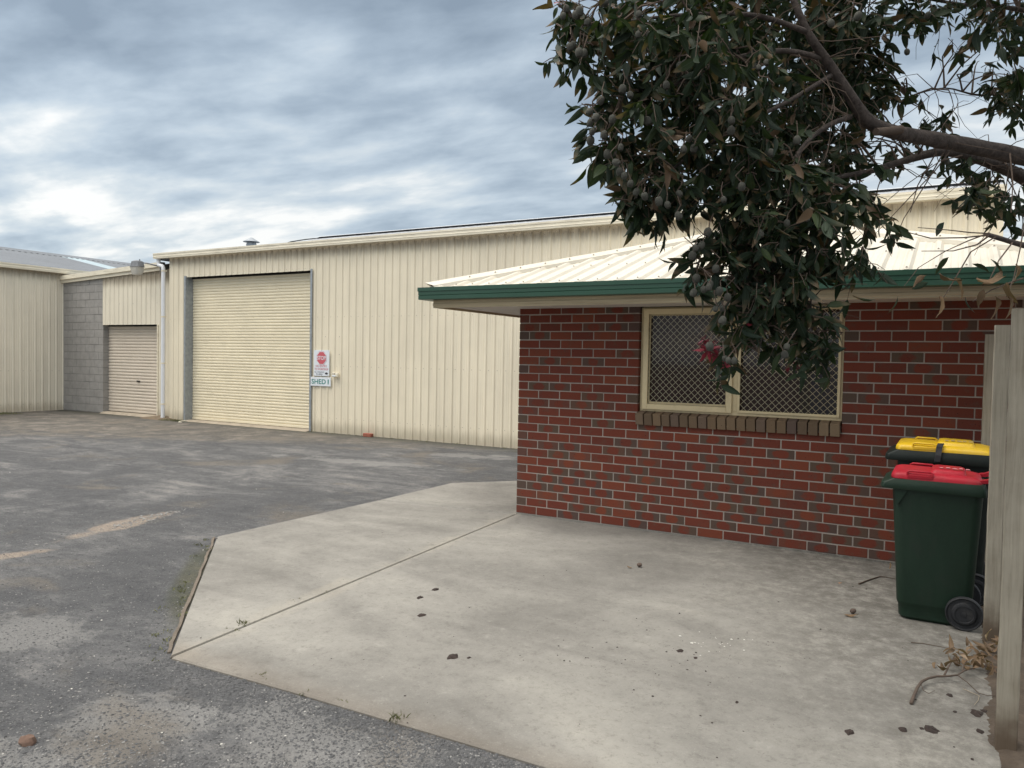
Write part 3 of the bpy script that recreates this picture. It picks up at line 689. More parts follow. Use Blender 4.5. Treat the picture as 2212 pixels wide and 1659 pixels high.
# ------------------------------------------------------------------ wall lamp, signs, outlet
lp = thing('wall_light', (-13.22, 5.22, 3.75), 'grey wall flood light with clear bowl on the shed corner bracket', 'light')
MB().cbox(-13.14, -13.06, 5.24, 5.34, 3.60, 3.83, 0.004).build('mounting_plate', MT['lampgrey'], lp)
MB().tube([(-13.10, 5.23, 3.72), (-13.2, 5.14, 3.75), (-13.34, 5.04, 3.79), (-13.46, 4.96, 3.80)], [0.02, 0.018, 0.016, 0.016], 8).build('arm', MT['lampgrey'], lp, 60)
cx, cy = -13.53, 4.90
hs = MB().loft([rrect(cx - 0.165, cx + 0.165, cy - 0.12, cy + 0.12, 3.69, 0.06), rrect(cx - 0.15, cx + 0.16, cy - 0.11, cy + 0.11, 3.73, 0.06), rrect(cx - 0.12, cx + 0.14, cy - 0.10, cy + 0.10, 3.82, 0.06), rrect(cx - 0.07, cx + 0.09, cy - 0.06, cy + 0.06, 3.845, 0.04)]).build('housing', MT['lampgrey'], lp, 40)
MB().lathe([(0.012, 3.84), (0.012, 3.875)], 8, (cx + 0.1, cy, 0)).build('photo_cell', MT['lampgrey'], hs)
MB().loft([rrect(cx - 0.115, cx + 0.12, cy - 0.08, cy + 0.08, 3.50, 0.05), rrect(cx - 0.135, cx + 0.14, cy - 0.10, cy + 0.10, 3.58, 0.05), rrect(cx - 0.145, cx + 0.15, cy - 0.11, cy + 0.11, 3.688, 0.05)]).build('diffuser', varied('cloudy_diffuser', (0.50, 0.48, 0.43), 0.3, 8, 0.1), lp, 50)

def text(body, x0, x1, z0, z1, y, m, parent, name='lettering', bold=0.0):
    cu = bpy.data.curves.new('t', 'FONT'); cu.body = body; cu.offset = bold; cu.extrude = 0.0
    o = bpy.data.objects.new('t', cu); COL.objects.link(o)
    dg = bpy.context.evaluated_depsgraph_get(); dg.update()
    me = bpy.data.meshes.new_from_object(o.evaluated_get(dg)); bpy.data.objects.remove(o)
    co = np.array([v.co[:] for v in me.vertices]); mn, mx = co.min(0), co.max(0)
    og = ORG[parent]
    for v in me.vertices:
        u, w = (v.co.x - mn[0]) / (mx[0] - mn[0]), (v.co.y - mn[1]) / (mx[1] - mn[1])
        v.co = (x0 + u * (x1 - x0) - og.x, y - og.y, z0 + w * (z1 - z0) - og.z)
    me.materials.clear(); me.materials.append(m); me.name = name
    return link(name, me, None, parent, og)
SYF = YS - 0.034
def plate(mb, x0, x1, z0, z1, c=0.002): return mb.cbox(x0, x1, SYF - 0.004, SYF, z0, z1, c)
sg = thing('stop_sign', (-7.72, SYF, 1.17), 'white STOP NO ENTRY TO WORKSHOP sign beside the roller door', 'sign', 'signs on the shed')
x0, x1, z0, z1 = -7.945, -7.50, 1.165, 1.715
plate(MB(), x0, x1, z0, z1).build('panel', MT['signwhite'], sg)
def octa(r, y, sx=1.0): return [(-7.722 + r * math.cos(R(22.5 + 45 * k)) * sx, y, 1.548 + r * math.sin(R(22.5 + 45 * k))) for k in range(8)]
MB().add(octa(0.157, SYF - 0.006, 0.97), [tuple(reversed(range(8)))]).build('octagon_border', MT['signpink'], sg)
MB().add(octa(0.152, SYF - 0.0075, 0.97), [tuple(reversed(range(8)))]).build('octagon_rim', MT['signwhite'], sg)
MB().add(octa(0.138, SYF - 0.009, 0.97), [tuple(reversed(range(8)))]).build('octagon', MT['signred'], sg)
text('STOP', -7.842, -7.602, 1.508, 1.592, SYF - 0.011, MT['signwhite'], sg, bold=0.012)
text('NO ENTRY', -7.885, -7.565, 1.352, 1.402, SYF - 0.007, MT['signpink'], sg, bold=0.008)
text('TO WORKSHOP', -7.915, -7.525, 1.288, 1.334, SYF - 0.007, MT['signpink'], sg, bold=0.008)
text('ALL  ENQUIRIES', -7.92, -7.645, 1.232, 1.262, SYF - 0.007, MT['signblue'], sg, bold=0.004)
text('TO  OFFICE', -7.875, -7.69, 1.188, 1.218, SYF - 0.007, MT['signblue'], sg, bold=0.012)
ya = SYF - 0.007
MB().add([(-7.615, ya, 1.206), (-7.575, ya, 1.206), (-7.575, ya, 1.192), (-7.53, ya, 1.222), (-7.575, ya, 1.252), (-7.575, ya, 1.238), (-7.615, ya, 1.238)], [(0, 1, 2, 3, 4, 5, 6)]).build('arrow', MT['signblack'], sg)
tag(domes(MB(), [(x, SYF - 0.004, z) for x in (-7.92, -7.722, -7.53) for z in (1.70, 1.178)], 0.007).build('screw', MT['screw'], sg), kind='stuff')
sg = thing('shed_sign', (-7.74, SYF, 0.95), 'white sign reading SHED 1 in green below the stop sign', 'sign', 'signs on the shed')
plate(MB(), -8.030, -7.455, 0.95, 1.140).build('panel', MT['signwhite'], sg)
text('SHED', -8.000, -7.595, 0.995, 1.098, SYF - 0.007, MT['signgreen'], sg, bold=0.012)
text('1', -7.540, -7.512, 0.995, 1.098, SYF - 0.007, MT['signgreen'], sg, bold=0.004)
tag(domes(MB(), [(x, SYF - 0.004, 1.122) for x in (-7.93, -7.56)], 0.007).build('screw', MT['screw'], sg), kind='stuff')
po = thing('power_outlet', (-7.30, SYF, 1.15), 'small cream double power outlet on the shed wall right of the signs', 'outlet')
MB().cbox(-7.385, -7.225, SYF - 0.05, SYF, 1.155, 1.245, 0.008).build('box', MT['trim'], po)
for x in (-7.35, -7.305):
    MB().box(x - 0.012, x + 0.012, SYF - 0.053, SYF - 0.049, 1.205, 1.235).build('switch', MT['screw'], po)
MB().cbox(-7.375, -7.275, SYF - 0.06, SYF - 0.049, 1.165, 1.195, 0.003).build('flap', MT['signwhite'], po)

# ------------------------------------------------------------------ brick house
HX1, HY1 = 4.36, 4.2
house = thing('brick_house', (HX1 / 2, HY1 / 2, 0), 'red brick building with cream hip roof, green gutter and a meshed window', 'building')
WX0, WX1, WZ0 = 1.31, 3.12, 1.118
WTOP = 2.122
mb = MB()
for a in ((0.006, WX0 - 0.006, 0.0035, 0.22, -0.1, WTOP), (WX1 + 0.004, HX1 - 0.006, 0.0035, 0.22, -0.1, WTOP), (WX0 - 0.006, WX1 + 0.004, 0.0035, 0.22, -0.1, 1.03),
          (0.006, 0.22, 0.22, HY1 - 0.006, -0.1, WTOP), (HX1 - 0.22, HX1 - 0.006, 0.22, HY1 - 0.006, -0.1, WTOP), (0.22, HX1 - 0.22, HY1 - 0.22, HY1 - 0.006, -0.1, WTOP)):
    mb.box(*a)
wall = mb.build('wall', MT['mortar'], house)
def brick_geo(L, D=0.11, Hh=0.076, c=0.003, axis=0):
    m_ = MB().cbox(-L / 2, L / 2, -D / 2, D / 2, -Hh / 2, Hh / 2, c); return m_
def add_attr(me, name, vals, typ='FLOAT_VECTOR'):
    a = me.attributes.new(name, typ, 'POINT')
    a.data.foreach_set('vector' if typ == 'FLOAT_VECTOR' else 'value', np.asarray(vals, dtype=np.float32).ravel())
def brick_mesh(L, header):
    m_ = brick_geo(L); me = m_.mesh('brick', (0, 0, 0), False, [MT['brick']])
    add_attr(me, 'bl', m_.v); add_attr(me, 'bh', [header] * len(m_.v), 'FLOAT'); add_attr(me, 'br', [0.0] * len(m_.v), 'FLOAT'); return me
front = []
for k in range(1, 26):
    z0 = (k - 1) * 0.086
    x = 0.0; first = True
    while x < HX1 - 0.01:
        L = 0.11 if (first and k % 2 == 0) else 0.23
        xa, xb = x, min(x + L, HX1); first = False; x += L + 0.01
        segs = [(xa, xb)]
        if k >= 13:
            segs = []
            if xa < WX0: segs.append((xa, min(xb, WX0)))
            if xb > WX1: segs.append((max(xa, WX1), xb))
        for a, b_ in segs:
            if b_ - a > 0.03: front.append((a, b_, z0, k))
def show(bk):
    a, b_, z0, k = bk; u, v, dd = proj(((a + b_) / 2, 0, z0 + 0.04))
    hid = (a > 3.62 and z0 < 0.95) or u > 2200
    return (0 if hid else 1, (b_ - a) / dd)
front.sort(key=show, reverse=True)
bms = {}
def joined(lst, name, parent, mat):
    m_ = MB(); bl, bh, br = [], [], []
    for cen, L, ax, hd in lst:
        gq = brick_geo(L); r = random.random(); o = Vector(cen)
        vs = [(o.x + v[0], o.y + v[1], o.z + v[2]) if ax == 0 else (o.x + v[1], o.y + v[0], o.z + v[2]) for v in gq.v]
        m_.add(vs, gq.f); bl += gq.v; bh += [hd] * len(gq.v); br += [r] * len(gq.v)
    og = ORG[parent]; me = m_.mesh(name, og, False, [mat])
    add_attr(me, 'bl', bl); add_attr(me, 'bh', bh, 'FLOAT'); add_attr(me, 'br', br, 'FLOAT')
    return tag(link(name, me, None, parent, og), kind='stuff')
rest = []
for i, (a, b_, z0, k) in enumerate(front):
    L = round(b_ - a, 3); hd = 1.0 if L < 0.16 else 0.0; cen = ((a + b_) / 2, 0.055 + random.uniform(-0.0015, 0.0015), z0 + 0.038 + random.uniform(-0.001, 0.001))
    if i < 300:
        if L not in bms: bms[L] = brick_mesh(L, hd)
        o = link('brick', bms[L], None, wall, cen); o.rotation_euler = (random.uniform(-.004, .004), random.uniform(-.003, .003), random.uniform(-.004, .004))
    else: rest.append((cen, L, 0, hd))
for k in range(1, 26):                      # the side walls round the corners
    z0 = (k - 1) * 0.086 + 0.038; y = 0.12 if k % 2 else 0.24
    while y < HY1 - 0.05:
        L = min(0.23, HY1 - y)
        rest.append(((0.055, y + L / 2, z0), L, 1, 0)); rest.append(((HX1 - 0.055, y + L / 2, z0), L, 1, 0)); y += 0.24
joined(rest, 'brickwork', wall, MT['brick'])
# sill: a row of bricks on edge, tipped outwards
MB().box(-0.002, HX1, -0.0015, 0.05, -0.1, -0.004).build('footing', MT['slab'], house)
sill = MB().box(WX0 - 0.02, WX1 - 0.008, 0.012, 0.16, 1.02, 1.085).build('window_sill', MT['mortar'], house)
sb = MB().cbox(-0.038, 0.038, -0.095, 0.055, -0.055, 0.055, 0.003)
sme = sb.mesh('sill_brick', (0, 0, 0), False, [MT['sill']]); add_attr(sme, 'bl', sb.v); add_attr(sme, 'br', [0.0] * len(sb.v), 'FLOAT')
ns_ = 21
for k in range(ns_):
    o = link('sill_brick', sme, None, sill, (WX0 - 0.012 + (k + 0.5) * (WX1 - WX0 + 0.008) / ns_, 0.055 + random.uniform(-.002, .002), 1.070 + random.uniform(-.0015, .0015)))
    o.rotation_euler = (R(12) + random.uniform(-.012, .012), 0, 0)
# window
WY = 0.085
win = MB()
fz0, fz1 = WZ0 + 0.008, WTOP - 0.004
for a in ((WX0 + 0.002, WX0 + 0.040, fz0, fz1), (WX1 - 0.042, WX1 - 0.004, fz0, fz1), (WX0 + 0.04, WX1 - 0.042, fz0, fz0 + 0.038), (WX0 + 0.04, WX1 - 0.042, fz1 - 0.035, fz1), (2.185, 2.235, fz0 + 0.038, fz1 - 0.035)):
    win.cbox(a[0], a[1], WY - 0.035, WY + 0.05, a[2], a[3], 0.003)
win = win.build('window', MT['frame'], house)
def rectframe(x0, x1, z0, z1, w, y0, y1, name, wb=None):
    wb = wb or w
    m_ = MB().cbox(x0, x0 + w, y0, y1, z0, z1, 0.003).cbox(x1 - w, x1, y0, y1, z0, z1, 0.003).cbox(x0 + w, x1 - w, y0, y1, z0, z0 + wb, 0.003).cbox(x0 + w, x1 - w, y0, y1, z1 - w, z1, 0.003)
    return m_.build(name, MT['frame'], win)
rectframe(WX0 + 0.03, 2.192, fz0 + 0.02, fz1 - 0.015, 0.052, WY - 0.058, WY - 0.036, 'screen_frame')
rectframe(WX0 + 0.082, 2.140, fz0 + 0.072, fz1 - 0.067, 0.012, WY - 0.03, WY - 0.02, 'sash_bead', 0.022)
rectframe(2.237, WX1 - 0.022, fz0 + 0.026, fz1 - 0.02, 0.024, WY - 0.050, WY - 0.036, 'screen_frame')
def lattice(x0, x1, z0, z1, y, pitch=0.061):
    m_ = MB(); w = 0.0022
    for sgn in (1, -1):
        c = (x0 + z0 if sgn > 0 else x0 - z1); end = (x1 + z1 if sgn > 0 else x1 - z0)
        while c < end:
            # line x + sgn*z = c inside the rectangle
            pts = []
            xa = max(x0, c - sgn * (z1 if sgn > 0 else z0)); xb = min(x1, c - sgn * (z0 if sgn > 0 else z1))
            if xb - xa > 0.004:
                za, zb = (c - xa) * sgn, (c - xb) * sgn
                dx_, dz_ = xb - xa, zb - za; L = math.hypot(dx_, dz_); nx, nz = -dz_ / L * w, dx_ / L * w; yy = y - (0.002 if sgn > 0 else 0)
                m_.add([(xa - nx, yy, za - nz), (xb - nx, yy, zb - nz), (xb, yy - 0.003, zb), (xa, yy - 0.003, za), (xb + nx, yy, zb + nz), (xa + nx, yy, za + nz)], [(0, 1, 2, 3), (3, 2, 4, 5)])
            c += pitch
    return m_
for a in ((WX0 + 0.08, 2.142, fz0 + 0.07, fz1 - 0.065), (2.26, WX1 - 0.044, fz0 + 0.048, fz1 - 0.042)):
    tag(lattice(*a, WY - 0.040).build('security_mesh', MT['mesh'], win), kind='stuff')
    MB().box(a[0] - 0.02, a[1] + 0.02, WY, WY + 0.004, a[2] - 0.02, a[3] + 0.02).build('pane', MT['glass'], win)
mb = MB(); RX0, RX1_, RY0, RY1_ = 0.22, HX1 - 0.22, 0.221, HY1 - 0.22
mb.add([(x, y, z) for z in (0.0, 2.1) for y in (RY0, RY1_) for x in (RX0, RX1_)], [(0, 1, 3, 2), (4, 6, 7, 5), (2, 3, 7, 6), (0, 2, 6, 4), (1, 5, 7, 3)])
mb.build('room', MT['room'], house)
mb = MB(); vs = []
for i in range(61):
    x = WX0 - 0.02 + i * (2.78 - WX0) / 60; y = 0.165 + 0.012 * math.sin(i * 1.3) + 0.006 * math.sin(i * 0.47); vs += [(x, y, 0.95), (x, y, 2.1)]
mb.add(vs, [(2 * i, 2 * i + 2, 2 * i + 3, 2 * i + 1) for i in range(60)])
mb.build('curtain', MT['pane_backing'], house, 'all')
mb = MB().box(2.80, 3.12, 0.150, 0.160, 1.86, 2.1); mb.build('pane_backing', varied('rust_reflection', (0.17, 0.065, 0.04), 0.9, 3, 0.1), house)  # reddish reflection in the upper right pane, built as a coloured strip
MB().box(2.82, 3.05, 0.30, 0.34, 0.4, 1.60).build('cabinet', MT['blue'], house)
# eaves
OV = 0.62
def ring(mb, prof, ov=0.0):
    """sweep (out, z) outline round the eaves"""
    n = len(prof); vs = []
    for sx, sy in ((0, 0), (1, 0), (1, 1), (0, 1)):
        for o_, z in prof: vs.append(((HX1 + o_) if sx else -o_, (HY1 + o_) if sy else -o_, z))
    fs = [(c * n + i, ((c + 1) % 4) * n + i, ((c + 1) % 4) * n + (i + 1) % n, c * n + (i + 1) % n) for c in range(4) for i in range(n)]
    return mb.add(vs, fs)
ring(MB(), [(-0.02, 2.122), (OV - 0.002, 2.122), (OV - 0.002, 2.135), (-0.02, 2.135)]).build('soffit', MT['soffit'], house)
ring(MB(), [(OV, 2.100), (OV + 0.022, 2.100), (OV + 0.022, 2.118), (OV + 0.026, 2.122), (OV + 0.026, 2.142), (OV + 0.022, 2.146), (OV + 0.022, 2.30), (OV, 2.30)]).build('fascia', MT['fascia'], house)
gz = 2.176
gut = [(OV + 0.026, gz), (OV + 0.125, gz), (OV + 0.130, gz + 0.004), (OV + 0.130, gz + 0.040), (OV + 0.126, gz + 0.043), (OV + 0.131, gz + 0.047), (OV + 0.131, gz + 0.080), (OV + 0.137, gz + 0.084), (OV + 0.137, gz + 0.121), (OV + 0.122, gz + 0.123), (OV + 0.118, gz + 0.117), (OV + 0.118, gz + 0.012), (OV + 0.026, gz + 0.012)]
ring(MB(), gut).build('gutter', MT['green'], house)
# hip roof
EO = OV + 0.085; TP = 0.31; RB = 2.282
W2 = HX1 + 2 * EO; D2 = HY1 + 2 * EO
roofm = MB(); half = min(W2, D2) / 2; PHR = 3.222
def face(L, tr, phase):
    pr = ribs(0, L, phase, 0.1885, 0.025, 0.036, 0.014)
    def top(s_): return max(0.0, min(s_, L - s_, D2 / 2, W2 / 2))
    vs = []
    for s_, h in pr:
        t_ = top(s_); vs += [tr(s_, 0, RB - 0.03), tr(s_, 0, RB + h), tr(s_, t_, RB + TP * t_ + h)]
    roofm.add(vs, [(3 * i + k, 3 * i + 3 + k, 3 * i + 4 + k, 3 * i + 1 + k) for i in range(len(pr) - 1) for k in (0, 1)])
face(W2, lambda s_, t_, z: (-EO + s_, -EO + t_, z), PHR + EO)
face(D2, lambda s_, t_, z: (HX1 + EO - t_, -EO + s_, z), 0.06)
face(W2, lambda s_, t_, z: (HX1 + EO - s_, HY1 + EO - t_, z), 0.05)
face(D2, lambda s_, t_, z: (-EO + t_, HY1 + EO - s_, z), 0.06)
roof = roofm.build('roof', MT['roof'], house)
ap_t = D2 / 2
def hip(cx, cy, sx, sy, tl):
    """folded cap along one hip; its skirts drop into the pans between the ribs"""
    m_ = MB(); N = 60; vs = []; w = 0.105
    for i in range(N + 1):
        t_ = tl * i / N; bx, by, bz = cx + sx * t_, cy + sy * t_, RB + TP * t_ + 0.036
        vs.append((bx, by, bz + 0.030))
    # two wings, offset along x (for the y-facing slope) and along y
    n1_ = N + 1
    for ox, oy in ((sx, 0), (0, sy)):
        for i in range(N + 1):
            t_ = tl * i / N; b0 = Vector((cx + sx * t_, cy + sy * t_, RB + TP * t_ + 0.037))
            q = b0 + Vector((ox * w, oy * w, 0))
            vs.append(tuple(q))
        for i in range(N + 1):
            t_ = tl * i / N; ph = ((cx + sx * t_ + ox * w) if ox else (cy + sy * t_ + oy * w))
            vs.append((cx + sx * t_ + ox * (w + 0.012), cy + sy * t_ + oy * (w + 0.012), RB + TP * t_ + 0.002))
    fs = []
    for k in (1, 3):
        for i in range(N):
            fs.append((i, i + 1, k * n1_ + i + 1, k * n1_ + i)); fs.append((k * n1_ + i, k * n1_ + i + 1, (k + 1) * n1_ + i + 1, (k + 1) * n1_ + i))
    return m_.add(vs, fs)
tl = min(W2, D2) / 2
for cx, cy, sx, sy in ((-EO, -EO, 1, 1), (HX1 + EO, -EO, -1, 1), (HX1 + EO, HY1 + EO, -1, -1), (-EO, HY1 + EO, 1, -1)):
    hip(cx, cy, sx, sy, tl).build('hip_cap', MT['roof'], roof, 25)
pts = []
k = math.ceil((-EO + 0.2 - PHR) / 0.1885)
while PHR + k * 0.1885 < HX1 + EO - 0.2:
    x = PHR + k * 0.1885
    for t_ in (0.05, 0.75, 1.55):
        if t_ < min(x + EO, HX1 + EO - x) - 0.12: pts.append((x, -EO + t_, RB + TP * t_ + 0.029))
    t_ = min(x + EO, HX1 + EO - x) - 0.055
    if t_ < D2 / 2 - .1: pts.append((x, -EO + t_, RB + TP * t_ + 0.055))
    k += 1
tag(domes(MB(), pts, 0.010, (0, -0.29, 0.957)).build('screw', MT['screw'], roof), kind='stuff')

# ------------------------------------------------------------------ fence posts
def post(y, label, lean=0.0, seed=0):
    t = thing('timber_post', (4.158, y + 0.038, -0.05), label, 'post', 'timber posts along the slab edge')
    rr = random.Random(seed); m_ = MB(); N = 26; rings = []
    for i in range(N + 1):
        z = -0.25 + 2.10 * i / N; j = lambda a=0.0015: rr.uniform(-a, a)
        nick = 0.006 * max(0, rr.random() - 0.6) if 0.3 < z < 1.3 else 0
        x0, x1, y0, y1 = 4.119 + nick, 4.197, y, y + 0.076; c = 0.004
        rings.append([(x0 + c + j(), y0 + j(), z), (x1 - c + j(), y0 + j(), z), (x1 + j(), y0 + c, z), (x1 + j(), y1 - c, z), (x1 - c, y1, z), (x0 + c, y1, z), (x0 + j(), y1 - c, z), (x0 + j(), y0 + c + nick, z)])
    m_.loft(rings)
    m_.build('timber', MT['post'], t)
    return t
post(-3.165, 'nearest weathered grey timber post at the right edge, foot stained brown', seed=1)
post(-1.70, 'middle timber post of three, standing in front of the wheelie bins', seed=2)
post(-0.25, 'farthest timber post, between the yellow lidded bin and brick wall', seed=3)

# ------------------------------------------------------------------ wheelie bins
def bin_(label, x0, y0, L, W, H, lidm, bodym, clip=False):
    """front of the bin faces -x, its long side the camera"""
    t = thing('wheelie_bin', (x0 + L / 2, y0 + W / 2, -0.02), label, 'bin', 'wheelie bins by the wall')
    zb = -0.02; s = H / 0.88; foot = 0.10 * s
    b0, b1 = (x0 + 0.115 * s, x0 + L - 0.075 * s), (x0 + 0.065 * s, x0 + L - 0.03 * s)
    w0, w1 = (y0 + 0.055, y0 + W - 0.055), (y0 + 0.028, y0 + W - 0.028)
    zr = zb + H - 0.062 * s
    lerp = lambda a, b_, k: a + (b_ - a) * k
    rings = []
    for z, ins in ((zb + 0.004, 0.018), (zb + 0.02, 0.006), (zb + foot - 0.012, 0.006), (zb + foot, 0.0), (zb + foot + 0.012, -0.002), (lerp(zb, zr, 0.5), 0), (zr - 0.02, 0), (zr + 0.02, 0)):
        k = (z - zb) / (zr - zb)
        rings.append(rrect(lerp(b0[0], b1[0], k) + ins, lerp(b0[1], b1[1], k) - ins, lerp(w0[0], w1[0], k) + ins, lerp(w0[1], w1[1], k) - ins, z, 0.055))
    body = MB().loft(rings).build('body', bodym, t, 35)
    m_ = MB()                                  # gussets under the rim
    for yy in (w1[0] - 0.012, w1[1] + 0.002):
        m_.add([(b1[0] + 0.012, yy, zr), (b1[0] + 0.09, yy, zr), (b1[0] + 0.05, yy, zr - 0.075), (b1[0] + 0.03, yy, zr - 0.11), (b1[0] + 0.012, yy + 0.01, zr), (b1[0] + 0.09, yy + 0.01, zr), (b1[0] + 0.05, yy + 0.01, zr - 0.075), (b1[0] + 0.03, yy + 0.01, zr - 0.11)],
               [(0, 1, 2, 3), (7, 6, 5, 4), (0, 4, 5, 1), (1, 5, 6, 2), (2, 6, 7, 3), (3, 7, 4, 0)])
    m_.build('gusset', bodym, body)
    X0, X1, Y0, Y1 = x0, x0 + L - 0.015, y0, y0 + W
    sag = lambda px, py: -0.012 * max(0.0, (px - X0 - 0.1) / L)
    rim = MB().loft([rrect(X0 + 0.05 * s, X1 - 0.02, Y0 + 0.02, Y1 - 0.02, zr - 0.002, 0.05), rrect(X0 + 0.006, X1, Y0 + 0.003, Y1 - 0.003, zr, 0.03, dz=sag), rrect(X0, X1, Y0, Y1, zr + 0.010, 0.03, dz=sag), rrect(X0 + 0.004, X1, Y0 + 0.002, Y1 - 0.002, zr + 0.036 * s, 0.03), rrect(X0 + 0.045 * s, X1 - 0.01, Y0 + 0.015, Y1 - 0.015, zr + 0.062 * s, 0.04), rrect(X0 + 0.09, X1 - 0.03, Y0 + 0.05, Y1 - 0.05, zr + 0.063 * s, 0.04)]).build('rim', bodym, t, 35)
    zl = zb + H
    a0, a1, c0, c1 = X0 + 0.055 * s, X1 - 0.022, Y0 + 0.018, Y1 - 0.018
    tilt = lambda px, py: -0.018 * max(0.0, (px - a0) / L)
    lid = MB().loft([rrect(a0 + 0.004, a1, c0 + 0.004, c1 - 0.004, zl - 0.002, 0.05), rrect(a0, a1, c0, c1, zl + 0.004, 0.05, dz=tilt), rrect(a0 + 0.002, a1, c0 + 0.002, c1 - 0.002, zl + 0.026, 0.05, dz=tilt), rrect(a0 + 0.012, a1 - 0.01, c0 + 0.014, c1 - 0.014, zl + 0.040, 0.05, dz=tilt), rrect(a0 + 0.035, a1 - 0.05, c0 + 0.05, c1 - 0.05, zl + 0.050, 0.05, dz=tilt), rrect(a0 + 0.08, a1 - 0.10, c0 + 0.12, c1 - 0.12, zl + 0.054, 0.04, dz=tilt)]).build('lid', lidm, t, 50)
    p0, p1 = a0 + 0.20 * L / 0.55, a0 + 0.70 * L
    MB().loft([rrect(p0, p1, c0 + 0.07, c1 - 0.07, zl + 0.044, 0.03, dz=tilt), rrect(p0 + 0.012, p1 - 0.008, c0 + 0.082, c1 - 0.082, zl + 0.070, 0.03, dz=tilt), rrect(p0 + 0.03, p1 - 0.022, c0 + 0.10, c1 - 0.10, zl + 0.076, 0.03, dz=tilt)]).build('raised_panel', lidm, lid, 50)
    m_ = MB(); zt_ = zl + 0.0785 - 0.018 * ((p0 + p1) / 2 - a0) / L
    for k in range(5):
        xx = p0 + 0.05 + 0.036 * k; yy2 = c0 + 0.13 + 0.02 * (k % 2); m_.add([(xx, yy2, zt_ + 0.004), (xx + 0.022 + 0.006 * (k % 3), yy2, zt_ + 0.004), (xx + 0.022, yy2 + 0.05, zt_ + 0.004), (xx + 0.004, yy2 + 0.05 + 0.012 * (k % 2), zt_ + 0.004)], [(0, 1, 2, 3)])
    m_.build('worn_stencil', MT['sillconc'] if clip else MT['signpink'], lid)
    for yy, sg_ in ((c0 + 0.010, 1), (c1 - 0.010, -1)):                # two grip handles on the front corners
        h0 = a0 + 0.085 * L / 0.55; h1 = h0 + 0.145
        MB().tube([(h0, yy, zl + 0.024), (h0 + 0.002, yy, zl + 0.046), (h0 + 0.014, yy + sg_ * 0.004, zl + 0.054), (h1 - 0.014, yy + sg_ * 0.004, zl + 0.052), (h1 - 0.002, yy, zl + 0.042), (h1, yy, zl + 0.022)], 0.0075, 8).build('grip_handle', lidm, lid, 60)
        MB().loft([rrect(h0 - 0.004, h1 + 0.004, yy - 0.012, yy + 0.012, zl + 0.012, 0.010), rrect(h0 - 0.004, h1 + 0.004, yy - 0.012, yy + 0.012, zl + 0.028, 0.010)]).build('grip_recess', lidm, lid, 50)
    for yy in (c0 + 0.06, c1 - 0.06):                                  # hinge lugs at the back
        m_ = MB().add([(a1 - 0.05, yy - 0.03, zl), (a1 + 0.045, yy - 0.03, zl + 0.012), (a1 + 0.05, yy - 0.03, zl + 0.045), (a1 + 0.02, yy - 0.03, zl + 0.030), (a1 - 0.05, yy - 0.03, zl + 0.018),
                       (a1 - 0.05, yy + 0.03, zl), (a1 + 0.045, yy + 0.03, zl + 0.012), (a1 + 0.05, yy + 0.03, zl + 0.045), (a1 + 0.02, yy + 0.03, zl + 0.030), (a1 - 0.05, yy + 0.03, zl + 0.018)],
                      [(0, 1, 2, 3, 4), (9, 8, 7, 6, 5)] + [(i, 5 + i, 5 + (i + 1) % 5, (i + 1) % 5) for i in range(5)])
        m_.build('hinge_lug', lidm, lid)
    MB().tube([(a1 + 0.045, Y0 + 0.03, zl - 0.01), (a1 + 0.045, Y1 - 0.03, zl - 0.01)], 0.012, 8).build('handle_bar', bodym, t, 60)
    wr = 0.102 * (s ** 0.5); wx = b0[1] - 0.035
    for yy, sg_ in ((w0[0] - 0.028, -1), (w0[1] + 0.028, 1)):
        wh = MB().lathe([(wr * 0.62, -0.022), (wr * 0.70, -0.012), (wr * 0.86, -0.012), (wr * 0.94, -0.022), (wr, -0.014), (wr, 0.014), (wr * 0.94, 0.022)] if sg_ < 0 else [(wr * 0.94, -0.022), (wr, -0.014), (wr, 0.014), (wr * 0.94, 0.022), (wr * 0.86, 0.012), (wr * 0.70, 0.012), (wr * 0.62, 0.022)], 28, (wx, yy, zb + wr), 'y').build('wheel', MT['tyre'], t, 40)
        MB().lathe([(wr * 0.60, sg_ * 0.010), (wr * 0.60, sg_ * 0.026), (wr * 0.5, sg_ * 0.028), (wr * 0.44, sg_ * 0.016), (wr * 0.16, sg_ * 0.016), (wr * 0.13, sg_ * 0.026), (0.003, sg_ * 0.027)], 24, (wx, yy, zb + wr), 'y').build('hub', MT['tyre'], wh, 40)
    MB().tube([(wx, w0[0] - 0.03, zb + wr), (wx, w0[1] + 0.03, zb + wr)], 0.011, 8).build('axle', MT['galv'], t)
    if clip:
        cx_ = a0 + 0.265
        m_ = MB()
        pr = [(c0 + 0.03, zl + 0.052), (c0 - 0.004, zl + 0.050), (c0 - 0.014, zl + 0.030), (Y0 - 0.012, zl - 0.02), (Y0 - 0.016, zl - 0.062)]
        for i in range(len(pr) - 1):
            (ya, za), (yb, zb2) = pr[i], pr[i + 1]; sh = 0.010
            m_.add([(cx_ - sh * i * 0.5, ya, za), (cx_ + 0.036 - sh * i * 0.5, ya, za), (cx_ + 0.036 - sh * (i + 1) * 0.5, yb, zb2), (cx_ - sh * (i + 1) * 0.5, yb, zb2),
                    (cx_ - sh * i * 0.5, ya + 0.004, za + 0.009), (cx_ + 0.036 - sh * i * 0.5, ya + 0.004, za + 0.009), (cx_ + 0.036 - sh * (i + 1) * 0.5, yb + 0.004, zb2 + 0.009), (cx_ - sh * (i + 1) * 0.5, yb + 0.004, zb2 + 0.009)],
                   [(0, 1, 2, 3), (4, 7, 6, 5), (0, 4, 5, 1), (1, 5, 6, 2), (2, 6, 7, 3), (3, 7, 4, 0)])
        m_.build('lid_latch', MT['tyre'], lid)
    return t
